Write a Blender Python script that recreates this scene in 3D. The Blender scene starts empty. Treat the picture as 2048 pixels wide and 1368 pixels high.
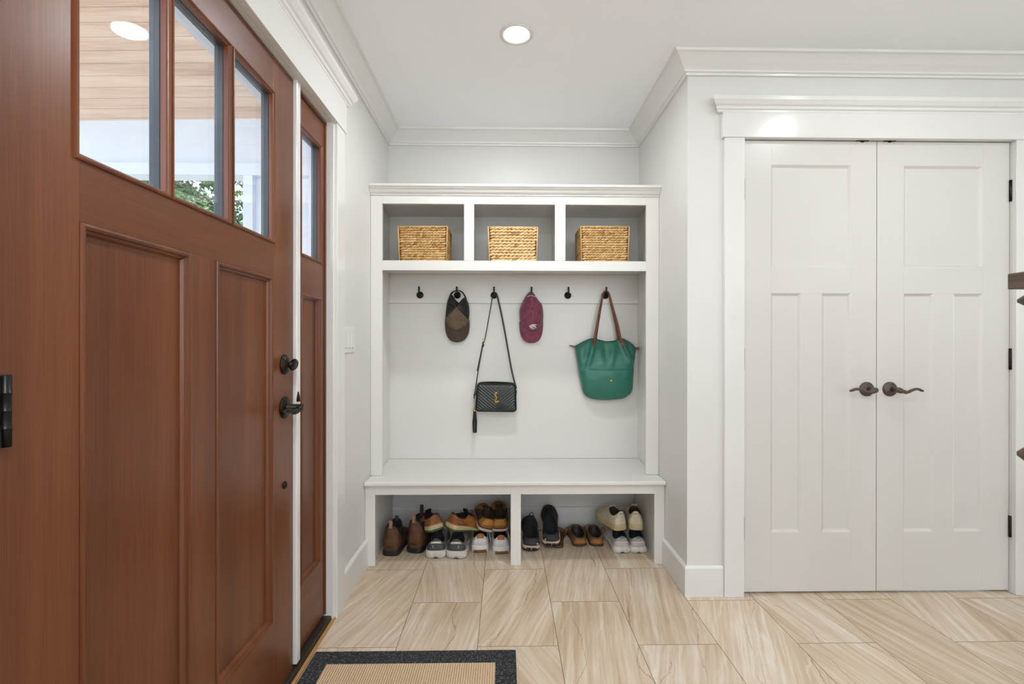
import bpy, bmesh, math, random
from mathutils import Vector, Matrix, Euler, noise as mnoise
PI = math.pi
R = random.Random(7)
sc = bpy.context.scene
col = sc.collection

# ------------------------------------------------------------------ camera
cam_d = bpy.data.cameras.new('camera'); cam = bpy.data.objects.new('camera', cam_d); col.objects.link(cam)
cam_d.sensor_width = 36; cam_d.lens = 946.094 / 2048 * 36
cam_d.shift_x = -3.093 / 2048; cam_d.shift_y = 3.57 / 2048
cam_d.clip_start = 0.02; cam_d.clip_end = 300
r_, f_, u_ = (Vector((.99985156, -.01718981, .00116551)), Vector((.017191, .99985171, -.00101725)),
              Vector((-.00114785, .00103713, .9999988)))
mw = Matrix.Identity(4)
for i in range(3):
    mw[i][0], mw[i][1], mw[i][2] = r_[i], u_[i], -f_[i]
mw.translation = Vector((0, 0, 1.15))
cam.matrix_world = mw
sc.camera = cam

# ------------------------------------------------------------------ world, exposure
sc.view_settings.view_transform = 'Standard'; sc.view_settings.look = 'None'
sc.view_settings.gamma = 1; sc.view_settings.use_curve_mapping = False
sc.view_settings.exposure = -0.08
w = bpy.data.worlds.new('world'); sc.world = w; w.use_nodes = True
wn = w.node_tree
bgn = wn.nodes['Background']
sky = wn.nodes.new('ShaderNodeTexSky'); sky.sky_type = 'NISHITA'
sky.sun_disc = False; sky.sun_elevation = math.radians(55); sky.sun_rotation = math.radians(200)
sky.air_density = 1.2; sky.dust_density = 2.5
mx = wn.nodes.new('ShaderNodeMix'); mx.data_type = 'RGBA'; mx.inputs[0].default_value = 0.55
mx.inputs[7].default_value = (.90, .96, 1.06, 1)
mul = wn.nodes.new('ShaderNodeMix'); mul.data_type = 'RGBA'; mul.blend_type = 'MULTIPLY'; mul.inputs[0].default_value = 1
mul.inputs[7].default_value = (.14, .14, .14, 1)
wn.links.new(sky.outputs[0], mul.inputs[6]); wn.links.new(mul.outputs[2], mx.inputs[6])
wn.links.new(mx.outputs[2], bgn.inputs[0]); bgn.inputs[1].default_value = 3.2

def light(kind, name, loc, power, size=None, rot=(0, 0, 0), color=(1, 1, 1), size_y=None, spread=None):
    d = bpy.data.lights.new(name, kind); d.energy = power; d.color = color
    if kind == 'AREA':
        d.size = size
        if size_y: d.shape = 'RECTANGLE'; d.size_y = size_y
        else: d.shape = 'DISK'
        if spread: d.spread = math.radians(spread)
    o = bpy.data.objects.new(name, d); o.location = loc; o.rotation_euler = rot; col.objects.link(o)
    return o
# sun over the garden
sd = bpy.data.lights.new('sun', 'SUN'); sd.energy = 7; sd.angle = math.radians(1.0); sd.color = (1, .96, .9)
so = bpy.data.objects.new('sun', sd); so.rotation_euler = Vector((-.35, .5, -.79)).to_track_quat('-Z', 'Y').to_euler(); col.objects.link(so)
# unseen up-tilted area lamps, added to fill the room with light
light('AREA', 'fill_lamp_rear', (1.6, -3.1, 1.40), 142, 3.2, (math.radians(167), 0, 0), (.84, .925, 1.0), 1.7)
light('AREA', 'fill_lamp_side', (4.5, -.6, 1.40), 22, 2.4, (math.radians(167), 0, math.radians(90)), (.84, .925, 1.0), 1.7)
light('AREA', 'fill_lamp_left', (-.66, -1.5, 1.45), 44, 1.9, (math.radians(112), 0, math.radians(-68)), (.88, .94, 1.0), 1.7)
DOWN = [(.045, 1.99), (1.64, 1.40), (.045, -.05), (1.64, -.95), (3.25, .3)]  # the last three are out of view, added as interior fill
DOWN_W = [12, 4.4, 20, 1, 1.5]

# ------------------------------------------------------------------ helpers: materials
def lin(c):
    return tuple(((v / 255) / 12.92 if v / 255 <= .04045 else ((v / 255 + .055) / 1.055) ** 2.4) for v in c)

class NT:
    def __init__(s, name):
        s.m = bpy.data.materials.new(name); s.m.use_nodes = True; s.t = s.m.node_tree; s.p = s.t.nodes['Principled BSDF']
    def n(s, typ, **kw):
        nd = s.t.nodes.new(typ)
        for k, v in kw.items(): setattr(nd, k, v)
        return nd
    def l(s, a, b): s.t.links.new(a, b)
    def setin(s, nd, i, v):
        if hasattr(v, 'links') or hasattr(v, 'is_output'): s.l(v, nd.inputs[i])
        else: nd.inputs[i].default_value = v
    def math(s, op, a, b=0.0, c=None):
        nd = s.n('ShaderNodeMath', operation=op); s.setin(nd, 0, a); s.setin(nd, 1, b)
        if c is not None: s.setin(nd, 2, c)
        return nd.outputs[0]
    def noise(s, vec, scale, detail=3, rough=.5, dist=0):
        nd = s.n('ShaderNodeTexNoise'); s.l(vec, nd.inputs['Vector']); nd.inputs['Scale'].default_value = scale
        nd.inputs['Detail'].default_value = detail; nd.inputs['Roughness'].default_value = rough; nd.inputs['Distortion'].default_value = dist
        return nd.outputs[0]
    def map(s, vec, scale=(1, 1, 1), loc=(0, 0, 0), rot=(0, 0, 0)):
        nd = s.n('ShaderNodeMapping'); s.l(vec, nd.inputs[0]); nd.inputs['Scale'].default_value = scale
        nd.inputs['Location'].default_value = loc; nd.inputs['Rotation'].default_value = rot
        return nd.outputs[0]
    def ramp(s, fac, stops):
        nd = s.n('ShaderNodeValToRGB'); s.l(fac, nd.inputs[0]); e = nd.color_ramp.elements
        while len(e) < len(stops): e.new(.5)
        for i, (p, c) in enumerate(stops): e[i].position = p; e[i].color = (*lin(c), 1)
        return nd.outputs[0]
    def mix(s, fac, a, b, mode='MIX'):
        nd = s.n('ShaderNodeMix', data_type='RGBA', blend_type=mode); s.setin(nd, 0, fac)
        s.setin(nd, 6, a if not isinstance(a, tuple) else (*lin(a), 1)); s.setin(nd, 7, b if not isinstance(b, tuple) else (*lin(b), 1))
        return nd.outputs[2]
    def bump(s, h, strength=.3, dist=.001):
        nd = s.n('ShaderNodeBump'); s.l(h, nd.inputs['Height']); nd.inputs['Strength'].default_value = strength
        nd.inputs['Distance'].default_value = dist; s.l(nd.outputs[0], s.p.inputs['Normal'])
    def pos(s): return s.n('ShaderNodeNewGeometry').outputs['Position']
    def obj(s): return s.n('ShaderNodeTexCoord').outputs['Object']

def M(name, rgb, rough=.5, metal=0, var=.06, vs=20, bump=None, coat=0, sheen=0, spec=None):
    t = NT(name); p = t.p
    o = t.obj(); nz = t.noise(o, vs, 4, .6)
    a = tuple(max(0, v * (1 - var)) for v in rgb); b = tuple(min(255, v * (1 + var)) for v in rgb)
    t.l(t.ramp(nz, [(.3, a), (.7, b)]), p.inputs['Base Color'])
    p.inputs['Roughness'].default_value = rough; p.inputs['Metallic'].default_value = metal
    p.inputs['Coat Weight'].default_value = coat
    if coat: p.inputs['Coat Roughness'].default_value = .12
    if sheen: p.inputs['Sheen Weight'].default_value = sheen
    if spec is not None: p.inputs['Specular IOR Level'].default_value = spec
    if bump: t.bump(t.noise(o, bump[0], 4, .6), bump[1], bump[2] if len(bump) > 2 else .001)
    return t.m

m_wall = M('wall_paint', (218, 216, 211), .42, var=.006, vs=3, bump=(350, .05, .0004))
m_ceil = M('ceiling_paint', (248, 249, 251), .75, var=.004, vs=3)
m_trim = M('trim_paint', (224, 222, 218), .2, var=.004, vs=3, bump=(140, .04, .0004))
m_built = M('joinery_paint', (224, 221, 215), .24, var=.004, vs=3, bump=(160, .04, .0004))
m_slab = M('closet_door_paint', (213, 209, 203), .3, var=.004, vs=3, bump=(160, .03, .0004))
m_bronze = M('dark_bronze', (44, 38, 34), .38, metal=.75, var=.2, vs=60)
m_black = M('black_iron', (22, 21, 22), .35, metal=.5, var=.15, vs=60)
m_bronzec = M('closet_bronze', (88, 77, 68), .42, metal=.5, var=.15, vs=90)
m_gold = M('polished_gold', (222, 176, 84), .2, metal=1, var=.05)
m_dark = M('near_black', (30, 28, 26), .8)  # plain dark colour for screws, eyelets, embroidery and the porch roof

def wood(name, axis, dark, midc, light_, rough=.36, coat=.15, s=1.0):
    t = NT(name); o = t.obj()
    big = {'Z': (14, 14, .5), 'Y': (14, .5, 14), 'X': (.5, 14, 14)}[axis]
    fine = {'Z': (300, 300, 5), 'Y': (300, 5, 300), 'X': (5, 300, 300)}[axis]
    a = t.noise(t.map(o, tuple(v * s for v in big)), 1.0, 3, .5, .4)
    b = t.noise(t.map(o, tuple(v * s for v in fine)), 1.0, 5, .65)
    f = t.math('ADD', t.math('MULTIPLY', a, .55), t.math('MULTIPLY', b, .45))
    c = t.ramp(f, [(.36, dark), (.5, midc), (.64, light_)])
    t.l(c, t.p.inputs['Base Color']); t.p.inputs['Roughness'].default_value = rough
    t.p.inputs['Coat Weight'].default_value = coat; t.p.inputs['Coat Roughness'].default_value = .25
    t.bump(b, .12, .0006)
    return t.m
WD = ((84, 39, 13), (101, 52, 21), (116, 64, 31))
m_woodZ = wood('mahogany_vertical_grain', 'Z', *WD)
m_woodY = wood('mahogany_cross_grain', 'Y', *WD)
m_drift = wood('weathered_oak', 'Y', (72, 58, 46), (98, 81, 66), (122, 104, 88), .55, 0, .6)
m_turned = M('turned_dark_wood', (78, 58, 44), .45, var=.3, vs=30)

def floor_mat():
    t = NT('travertine_look_tile'); P_ = t.pos(); sx = t.n('ShaderNodeSeparateXYZ'); t.l(P_, sx.inputs[0])
    W, L, tx, ty = .3063, .6126, -.41027, 2.40681
    xs = t.math('DIVIDE', t.math('SUBTRACT', sx.outputs[0], tx), W)
    c = t.math('FLOOR', xs); fx = t.math('SUBTRACT', xs, c)
    even = t.math('SUBTRACT', 1.0, t.math('FLOORED_MODULO', c, 2.0))
    ys = t.math('DIVIDE', t.math('ADD', t.math('SUBTRACT', sx.outputs[1], ty), t.math('MULTIPLY', even, W)), L)
    r = t.math('FLOOR', ys); fy = t.math('SUBTRACT', ys, r)
    dx = t.math('MULTIPLY', t.math('MINIMUM', fx, t.math('SUBTRACT', 1.0, fx)), W)
    dy = t.math('MULTIPLY', t.math('MINIMUM', fy, t.math('SUBTRACT', 1.0, fy)), L)
    d = t.math('MINIMUM', dx, dy)
    cid = t.n('ShaderNodeCombineXYZ'); t.l(c, cid.inputs[0]); t.l(r, cid.inputs[1])
    wnz = t.n('ShaderNodeTexWhiteNoise', noise_dimensions='3D'); t.l(cid.outputs[0], wnz.inputs[0])
    sc3 = t.n('ShaderNodeSeparateColor'); t.l(wnz.outputs[1], sc3.inputs[0])
    off = t.n('ShaderNodeVectorMath', operation='SCALE'); t.l(wnz.outputs[1], off.inputs[0]); off.inputs[3].default_value = 17
    add = t.n('ShaderNodeVectorMath', operation='ADD'); t.l(P_, add.inputs[0]); t.l(off.outputs[0], add.inputs[1])
    rot = t.n('ShaderNodeVectorRotate', rotation_type='Z_AXIS'); t.l(add.outputs[0], rot.inputs['Vector'])
    t.l(t.math('MULTIPLY', t.math('SUBTRACT', sc3.outputs[0], .42), -.95), rot.inputs['Angle'])
    v = rot.outputs[0]
    warp = t.n('ShaderNodeVectorMath', operation='ADD'); t.l(v, warp.inputs[0])
    wz = t.n('ShaderNodeTexNoise'); t.l(v, wz.inputs['Vector']); wz.inputs['Scale'].default_value = 5
    wsc = t.n('ShaderNodeVectorMath', operation='SCALE'); t.l(wz.outputs[1], wsc.inputs[0]); wsc.inputs[3].default_value = .012
    t.l(wsc.outputs[0], warp.inputs[1]); v = warp.outputs[0]
    n1 = t.noise(t.map(v, (11, .8, 1)), 1, 6, .62)
    n2 = t.noise(t.map(v, (80, 3.0, 1)), 1, 5, .65)
    n5 = t.noise(t.map(v, (34, 1.6, 1), (1, 7, 0)), 1, 5, .65)
    n6 = t.noise(t.map(v, (3, 2, 1), (4, 1, 0)), 1, 4, .6)
    f1 = t.math('ADD', t.math('ADD', t.math('MULTIPLY', n1, .30), t.math('MULTIPLY', n5, .46)), t.math('MULTIPLY', n6, .24))
    base = t.ramp(f1, [(.37, (190, 162, 132)), (.455, (206, 184, 156)), (.525, (217, 199, 175)), (.61, (228, 216, 198))])
    base = t.mix(t.math('MAXIMUM', t.math('MULTIPLY', t.math('SUBTRACT', n2, .45), 1.9), 0.0), base, (172, 144, 116))
    sv = t.n('ShaderNodeSeparateXYZ'); t.l(v, sv.inputs[0])
    def cracks(fr, a1, a2, wd, s1, off, thr):
        q = t.math('ADD', t.math('MULTIPLY', sv.outputs[0], fr), t.math('ADD', t.math('MULTIPLY', t.noise(t.map(v, s1, off), 1, 2, .5), a1), t.math('MULTIPLY', t.noise(t.map(v, (40, 22, 1), off), 1, 4, .65), a2)))
        d_ = t.math('ABSOLUTE', t.math('SUBTRACT', t.math('FRACT', q), .5))
        ln = t.math('MAXIMUM', t.math('SUBTRACT', 1.0, t.math('DIVIDE', d_, wd)), 0.0)
        mk = t.math('MULTIPLY', t.math('SUBTRACT', t.noise(t.map(v, (2.5, 2.5, 1), (off[1], off[0], 3)), 1, 3, .6), thr), 6.0)
        nd = t.n('ShaderNodeClamp'); t.l(mk, nd.inputs[0]); return t.math('MULTIPLY', ln, nd.outputs[0])
    base = t.mix(t.math('MULTIPLY', cracks(4.2, 1.6, .10, .012, (2.2, 1.6, 1), (3, 8, 0), .40), .85), base, (138, 108, 78))
    base = t.mix(t.math('MULTIPLY', cracks(9, 1.8, .22, .03, (3, 1.2, 1), (13, 2, 0), .45), .5), base, (152, 122, 92))
    base = t.mix(t.math('MULTIPLY', cracks(7, 2.0, .25, .06, (3, 1.6, 1), (6, 21, 0), .46), .7), base, (236, 226, 210))
    tone = t.math('ADD', .95, t.math('MULTIPLY', sc3.outputs[1], .08))
    hv = t.n('ShaderNodeHueSaturation'); t.l(base, hv.inputs['Color']); t.l(tone, hv.inputs['Value'])
    gm = t.math('LESS_THAN', d, .0012)
    t.l(t.mix(gm, hv.outputs[0], (118, 97, 72)), t.p.inputs['Base Color'])
    t.l(t.math('ADD', .3, t.math('MULTIPLY', gm, .5)), t.p.inputs['Roughness'])
    t.bump(t.math('ADD', t.math('MINIMUM', t.math('DIVIDE', d, .0018), 1.0), t.math('MULTIPLY', n2, .12)), .3, .0008)
    return t.m
m_floor = floor_mat()

def glass_mat():
    t = NT('clear_glass'); out = t.t.nodes['Material Output']
    tr = t.n('ShaderNodeBsdfTransparent'); tr.inputs[0].default_value = (.95, .965, .985, 1)
    gl = t.n('ShaderNodeBsdfGlossy'); gl.inputs['Roughness'].default_value = 0.005
    lw = t.n('ShaderNodeLayerWeight'); lw.inputs[0].default_value = .5
    fr = t.math('ADD', .07, t.math('MULTIPLY', .93, t.math('POWER', lw.outputs['Facing'], 5.0)))
    mixs = t.n('ShaderNodeMixShader'); t.l(fr, mixs.inputs[0]); t.l(tr.outputs[0], mixs.inputs[1]); t.l(gl.outputs[0], mixs.inputs[2])
    t.l(mixs.outputs[0], out.inputs[0]); t.t.nodes.remove(t.p)
    return t.m
m_glass = glass_mat()

def tint_mat(name, stops, rough=.6, bump=None, sheen=0):
    t = NT(name); a = t.n('ShaderNodeAttribute'); a.attribute_name = 'tint'
    nz = t.noise(t.obj(), 90, 3, .6)
    f = t.math('ADD', t.math('MULTIPLY', a.outputs['Fac'], .8), t.math('MULTIPLY', nz, .25))
    t.l(t.ramp(f, stops), t.p.inputs['Base Color']); t.p.inputs['Roughness'].default_value = rough
    if sheen: t.p.inputs['Sheen Weight'].default_value = sheen
    if bump: t.bump(t.noise(t.obj(), bump[0], 3, .6), bump[1])
    return t.m
m_weave = tint_mat('water_hyacinth_golden', [(.1, (146, 102, 54)), (.45, (198, 156, 98)), (.8, (220, 184, 128)), (1, (234, 206, 160))], .55, (300, .3))
m_weave2 = tint_mat('water_hyacinth_pale', [(.1, (158, 112, 66)), (.4, (212, 174, 118)), (.8, (228, 196, 146)), (1, (238, 214, 172))], .55, (300, .3))
m_weavein = M('basket_inner', (96, 62, 30), .8)
m_needles = tint_mat('conifer_needles', [(0, (26, 58, 42)), (.4, (52, 100, 56)), (.75, (104, 152, 76)), (1, (170, 200, 104))], .6)
m_bark = M('bark', (150, 138, 120), .9, var=.2, vs=10, bump=(30, .6, .01))

def emis(name, rgb, strength):
    m = bpy.data.materials.new(name); m.use_nodes = True; p = m.node_tree.nodes['Principled BSDF']
    p.inputs['Base Color'].default_value = (.9, .9, .9, 1); p.inputs['Emission Color'].default_value = (*rgb, 1)
    p.inputs['Emission Strength'].default_value = strength
    return m
m_lamp = emis('lamp_diffuser', (1, .985, .95), 9)

# ------------------------------------------------------------------ helpers: meshes
class MB:
    def __init__(s): s.v = []; s.f = []; s.mi = []; s.sm = []; s.t = []; s.cm = 0; s.cs = False; s.ct = 0.5
    def vert(s, p): s.v.append(Vector(p)); s.t.append(s.ct); return len(s.v) - 1
    def face(s, idx, smooth=None): s.f.append(tuple(idx)); s.mi.append(s.cm); s.sm.append(s.cs if smooth is None else smooth)
    def box(s, x0, x1, y0, y1, z0, z1):
        x0, x1 = min(x0, x1), max(x0, x1); y0, y1 = min(y0, y1), max(y0, y1); z0, z1 = min(z0, z1), max(z0, z1)
        b = [s.vert(p) for p in ((x0, y0, z0), (x1, y0, z0), (x1, y1, z0), (x0, y1, z0), (x0, y0, z1), (x1, y0, z1), (x1, y1, z1), (x0, y1, z1))]
        for q in ((0, 3, 2, 1), (4, 5, 6, 7), (0, 1, 5, 4), (1, 2, 6, 5), (2, 3, 7, 6), (3, 0, 4, 7)): s.face([b[i] for i in q], False)
        return s
    def loft(s, rings, closed=True, cap0=False, cap1=False, smooth=True):
        ids = [[s.vert(p) for p in r] for r in rings]; n = len(ids[0])
        for a, b in zip(ids, ids[1:]):
            for i in range(n if closed else n - 1):
                j = (i + 1) % n; s.face((a[i], a[j], b[j], b[i]), smooth)
        if cap0: s.face(list(reversed(ids[0])), smooth)
        if cap1: s.face(ids[-1], smooth)
        return ids
    def tube(s, pts, r, n=8, caps=True, flat=None):
        pts = [Vector(p) for p in pts]; rings = []; up = None
        for i, p in enumerate(pts):
            d = (pts[min(i + 1, len(pts) - 1)] - pts[max(i - 1, 0)])
            if d.length < 1e-9: d = Vector((0, 0, 1))
            d.normalize()
            if up is None:
                up = Vector((0, 0, 1)) if abs(d.z) < .9 else Vector((0, 1, 0))
            up = (up - d * up.dot(d)); up.normalize(); sd_ = d.cross(up)
            rr = r[i] if isinstance(r, (list, tuple)) else r
            rings.append([p + (sd_ * math.cos(2 * PI * k / n) + up * math.sin(2 * PI * k / n)) * rr for k in range(n)])
        s.loft(rings, True, caps, caps); return s
    def ribbon(s, pts, w_, th, nrm):
        """flat strap: nrm = flat side normal"""
        pts = [Vector(p) for p in pts]; rings = []; nrm = Vector(nrm).normalized()
        for i, p in enumerate(pts):
            d = (pts[min(i + 1, len(pts) - 1)] - pts[max(i - 1, 0)]).normalized()
            nn = (nrm - d * nrm.dot(d)).normalized(); sd_ = d.cross(nn)
            ww = w_[i] if isinstance(w_, (list, tuple)) else w_
            rings.append([p + sd_ * ww / 2 + nn * th / 2, p - sd_ * ww / 2 + nn * th / 2, p - sd_ * ww / 2 - nn * th / 2, p + sd_ * ww / 2 - nn * th / 2])
        s.loft(rings, True, True, True, False); return s
    def lathe(s, prof, cen, axis='Z', n=28, smooth=True):
        """prof: (radius, along)"""
        cen = Vector(cen); rings = []
        for (r, h) in prof:
            ring = []
            for k in range(n):
                a = 2 * PI * k / n; c, d = math.cos(a) * r, math.sin(a) * r
                ring.append(cen + Vector({'Z': (c, d, h), 'Y': (c, -h, d), 'X': (h, c, d)}[axis]))
            rings.append(ring)
        s.loft(rings, True, True, True, smooth); return s
    def ell(s, c, rx, ry, rz, mat=None, nu=8, nv=5):
        c = Vector(c); rings = []
        for j in range(nv + 1):
            ph = PI * j / nv; q = max(math.sin(ph), .02)
            ring = [Vector((rx * math.cos(ph), ry * q * math.cos(2 * PI * i / nu), rz * q * math.sin(2 * PI * i / nu))) for i in range(nu)]
            rings.append([(mat @ p if mat else p) + c for p in ring])
        s.loft(rings, True, True, True); return s
    def build(s, name, mats, parent=None, local=False, bevel=0, subsurf=0, solid=0, kind=None, label=None, weld=False, wn=False):
        me = bpy.data.meshes.new(name)
        if parent is None and not local:
            xs = [v.x for v in s.v]; ys = [v.y for v in s.v]; zs = [v.z for v in s.v]
            o0 = Vector(((min(xs) + max(xs)) / 2, (min(ys) + max(ys)) / 2, min(zs)))
        else:
            o0 = Vector((0, 0, 0))
            if parent is not None and not local: o0 = ORG[parent.name]
        me.from_pydata([tuple(v - o0) for v in s.v], [], s.f)
        if not isinstance(mats, (list, tuple)): mats = [mats]
        for m in mats: me.materials.append(m)
        for p, mi, sm in zip(me.polygons, s.mi, s.sm): p.material_index = mi; p.use_smooth = sm
        at = me.attributes.new('tint', 'FLOAT', 'POINT'); at.data.foreach_set('value', s.t)
        bm = bmesh.new(); bm.from_mesh(me)
        if weld: bmesh.ops.remove_doubles(bm, verts=bm.verts, dist=1e-5)
        bmesh.ops.recalc_face_normals(bm, faces=bm.faces); bm.to_mesh(me); bm.free()
        o = bpy.data.objects.new(name, me); col.objects.link(o)
        if parent is not None: o.parent = parent
        else: o.location = o0
        ORG[o.name] = o0
        if solid: md = o.modifiers.new('solid', 'SOLIDIFY'); md.thickness = solid; md.offset = 0
        if bevel:
            md = o.modifiers.new('bevel', 'BEVEL'); md.width = bevel; md.segments = 2; md.limit_method = 'ANGLE'; md.angle_limit = math.radians(40)
        if subsurf: md = o.modifiers.new('sub', 'SUBSURF'); md.levels = subsurf; md.render_levels = subsurf
        if kind: o['kind'] = kind
        if label: o['label'] = label
        return o
ORG = {}

def thing(name, label, cat, loc=(0, 0, 0), group=None, rot=(0, 0, 0), kind=None):
    o = bpy.data.objects.new(name, None); o.empty_display_size = .05; col.objects.link(o)
    o.location = loc; o.rotation_euler = rot; ORG[o.name] = Vector(loc)
    tag(o, label, cat, group, kind); return o
def tag(o, label, cat, group=None, kind=None):
    if label: o['label'] = label
    if cat: o['category'] = cat
    if group: o['group'] = group
    if kind: o['kind'] = kind
    return o
def box(name, mat, dims, parent=None, bevel=.0015, kind=None):
    return MB().box(*dims).build(name, mat, parent, bevel=bevel, kind=kind)
def struct(name, mb, mat, label, cat, **kw):
    return tag(mb.build(name, mat, None, kind='structure', **kw), label, cat)
def catmull(pts, n):
    pts = [Vector(p) for p in pts]; P_ = [pts[0] * 2 - pts[1]] + pts + [pts[-1] * 2 - pts[-2]]; out = []
    for i in range(1, len(P_) - 2):
        for k in range(n):
            t = k / n; a, b, c, d = P_[i - 1:i + 3]
            out.append(.5 * ((2 * b) + (c - a) * t + (2 * a - 5 * b + 4 * c - d) * t * t + (3 * b - a - 3 * c + d) * t ** 3))
    out.append(pts[-1]); return out

# mapping functions (u, v, w) -> world, w = towards the room
def mapL(x0): return lambda u, v, w_: (x0 + w_, u, v)
def mapC(y0): return lambda u, v, w_: (u, y0 - w_, v)
def mbox(mb, mp, u0, u1, v0, v1, w0, w1):
    a = mp(u0, v0, w0); b = mp(u1, v1, w1); mb.box(a[0], b[0], a[1], b[1], a[2], b[2])
def rect_mould(mb, mp, u0, u1, v0, v1, prof, fill=False):
    """mitred rings; prof = (inset, w)"""
    rings = [[mp(u0 + i, v0 + i, w_), mp(u1 - i, v0 + i, w_), mp(u1 - i, v1 - i, w_), mp(u0 + i, v1 - i, w_)] for i, w_ in prof]
    mb.loft(rings, True, False, fill, False)
def run(mb, p0, p1, out, prof, m0=0, m1=0, caps=True):
    """moulding run p0->p1 (plan), out = unit outward normal, prof=(d,z); m0/m1: mitre shift per unit d along run direction"""
    p0 = Vector((*p0, 0)); p1 = Vector((*p1, 0)); o = Vector((*out, 0)); d = (p1 - p0).normalized()
    a = [p0 + o * q + d * (m0 * q) + Vector((0, 0, z)) for q, z in prof]
    b = [p1 + o * q + d * (m1 * q) + Vector((0, 0, z)) for q, z in prof]
    mb.loft([a, b], True, caps, caps, False)

# ------------------------------------------------------------------ dimensions
XL, XR, YB, YW, ZC = -.722, .83, 2.932, 2.145, 2.45
# ------------------------------------------------------------------ structure
struct('floor', MB().box(-.745, 4.6, -3.2, 2.96, -.06, 0), m_floor, 'beige veined stone-look rectangular floor tiles laid in running bond', 'floor')
struct('ceiling', MB().box(-.9, 4.7, -3.3, 3.05, ZC, ZC + .1), m_ceil, 'smooth white ceiling', 'ceiling')
DY0, DY1, DZ = .655, 1.985, 2.066
WT = .09
b = MB(); b.box(XL - WT, XL, -3.3, DY0, -.06, ZC); b.box(XL - WT, XL, DY1, 3.05, -.06, ZC); b.box(XL - WT, XL, DY0, DY1, DZ + .02, ZC)
struct('wall_left', b, m_wall, 'white wall on the left holding the brown entry door', 'wall')
struct('wall_back', MB().box(XL, XR + .12, YB, YB + .12, -.06, ZC), m_wall, 'white wall at the back of the alcove', 'wall')
struct('wall_alcove_right', MB().box(XR, XR + .12, YW, YB, -.06, ZC), m_wall, 'white side wall right of the built-in bench', 'wall')
OX0, OX1, OZ = 1.083, 2.336, 2.085
b = MB(); b.box(XR + .12, OX0 - .02, YW, YW + .12, -.06, ZC); b.box(OX1 + .02, 4.6, YW, YW + .12, -.06, ZC); b.box(OX0 - .02, OX1 + .02, YW, YW + .12, OZ + .02, ZC)
struct('wall_closet', b, m_wall, 'white wall around the double closet doors', 'wall')
b = MB(); b.box(XL, 4.7, -3.3, -3.2, -.06, .5); b.box(XL, 4.7, -3.3, -3.2, 2.4, ZC); b.box(XL, 0, -3.3, -3.2, .5, 2.4); b.box(3.2, 4.7, -3.3, -3.2, .5, 2.4)
struct('wall_rear', b, m_wall, 'white wall behind the camera with a wide window opening', 'wall')
b = MB(); b.box(4.6, 4.7, -3.2, -1.8, -.06, ZC); b.box(4.6, 4.7, .6, 2.25, -.06, ZC); b.box(4.6, 4.7, -1.8, .6, -.06, .5); b.box(4.6, 4.7, -1.8, .6, 2.4, ZC)
struct('wall_right', b, m_wall, 'white wall far to the right with a window opening', 'wall')
tag(MB().box(XL, XL + .02, -2.45, -.55, .6, 2.3).build('fill_plate_left', m_ceil, None, kind='structure'), 'added white plate behind the left fill lamp, out of view', 'window')  # unseen plate added as backing for the left fill lamp
for n_, d_ in (('sky_block_rear', (0, 3.2, -3.26, -3.25, .5, 2.4)), ('sky_block_right', (4.65, 4.66, -1.8, .6, .5, 2.4))):
    struct(n_, MB().box(*d_), m_ceil, 'added white panel blocking sky light at a wall opening outside the view, ' + ('behind the camera' if n_ == 'sky_block_rear' else 'far right'), 'light blocker')  # unseen panels added to keep sky light out of the wall openings
b = MB(); b.box(OX0 - .02, OX1 + .02, 2.75, 2.8, 0, 2.3); struct('wall_closet_rear', b, m_wall, 'rear wall inside the closet', 'wall')

CROWN = [(0, 2.369), (.010, 2.369), (.012, 2.378), (.020, 2.381), (.022, 2.388), (.030, 2.396), (.044, 2.408), (.060, 2.424), (.070, 2.433), (.074, 2.436), (.082, 2.439), (.085, 2.45), (0, 2.45)]
b = MB(); run(b, (XL, -3.2), (XL, YB), (1, 0), CROWN, 0, -1); struct('trim_1', b, m_trim, 'white crown moulding along the left wall above the entry door', 'moulding')
b = MB(); run(b, (XL, YB), (XR, YB), (0, -1), CROWN, 1, -1); struct('trim_2', b, m_trim, 'white crown moulding on the back wall of the alcove', 'moulding')
b = MB(); run(b, (XR, YB), (XR, YW), (-1, 0), CROWN, 1, 1); struct('trim_3', b, m_trim, 'white crown moulding on the right side wall of the alcove', 'moulding')
b = MB(); run(b, (XR, YW), (4.6, YW), (0, -1), CROWN, -1, 0); struct('trim_4', b, m_trim, 'white crown moulding above the closet doors', 'moulding')
BASE = [(0, 0), (.015, 0), (.015, .128), (.012, .133), (.006, .137), (0, .137)]
b = MB(); run(b, (XL, 2.085), (XL, YB), (1, 0), BASE, 0, -1); struct('baseboard_left', b, m_trim, 'white baseboard on the left wall between the door casing and the bench', 'baseboard')
b = MB(); run(b, (XL, YB), (XR, YB), (0, -1), BASE, 1, -1); struct('baseboard_back', b, m_trim, 'white baseboard on the back wall under the bench', 'baseboard')
b = MB(); run(b, (XR, YB), (XR, YW), (-1, 0), BASE, 1, 1); struct('baseboard_alcove_right', b, m_trim, 'white baseboard on the wall right of the bench', 'baseboard')
b = MB(); run(b, (XR, YW), (.992, YW), (0, -1), BASE, -1, 0); struct('baseboard_closet', b, m_trim, 'short white baseboard between the wall corner and the closet casing', 'baseboard')
b = MB(); run(b, (2.43, YW), (4.6, YW), (0, -1), BASE, 0, 0); struct('baseboard_right', b, m_trim, 'white baseboard right of the closet doors', 'baseboard')

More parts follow.
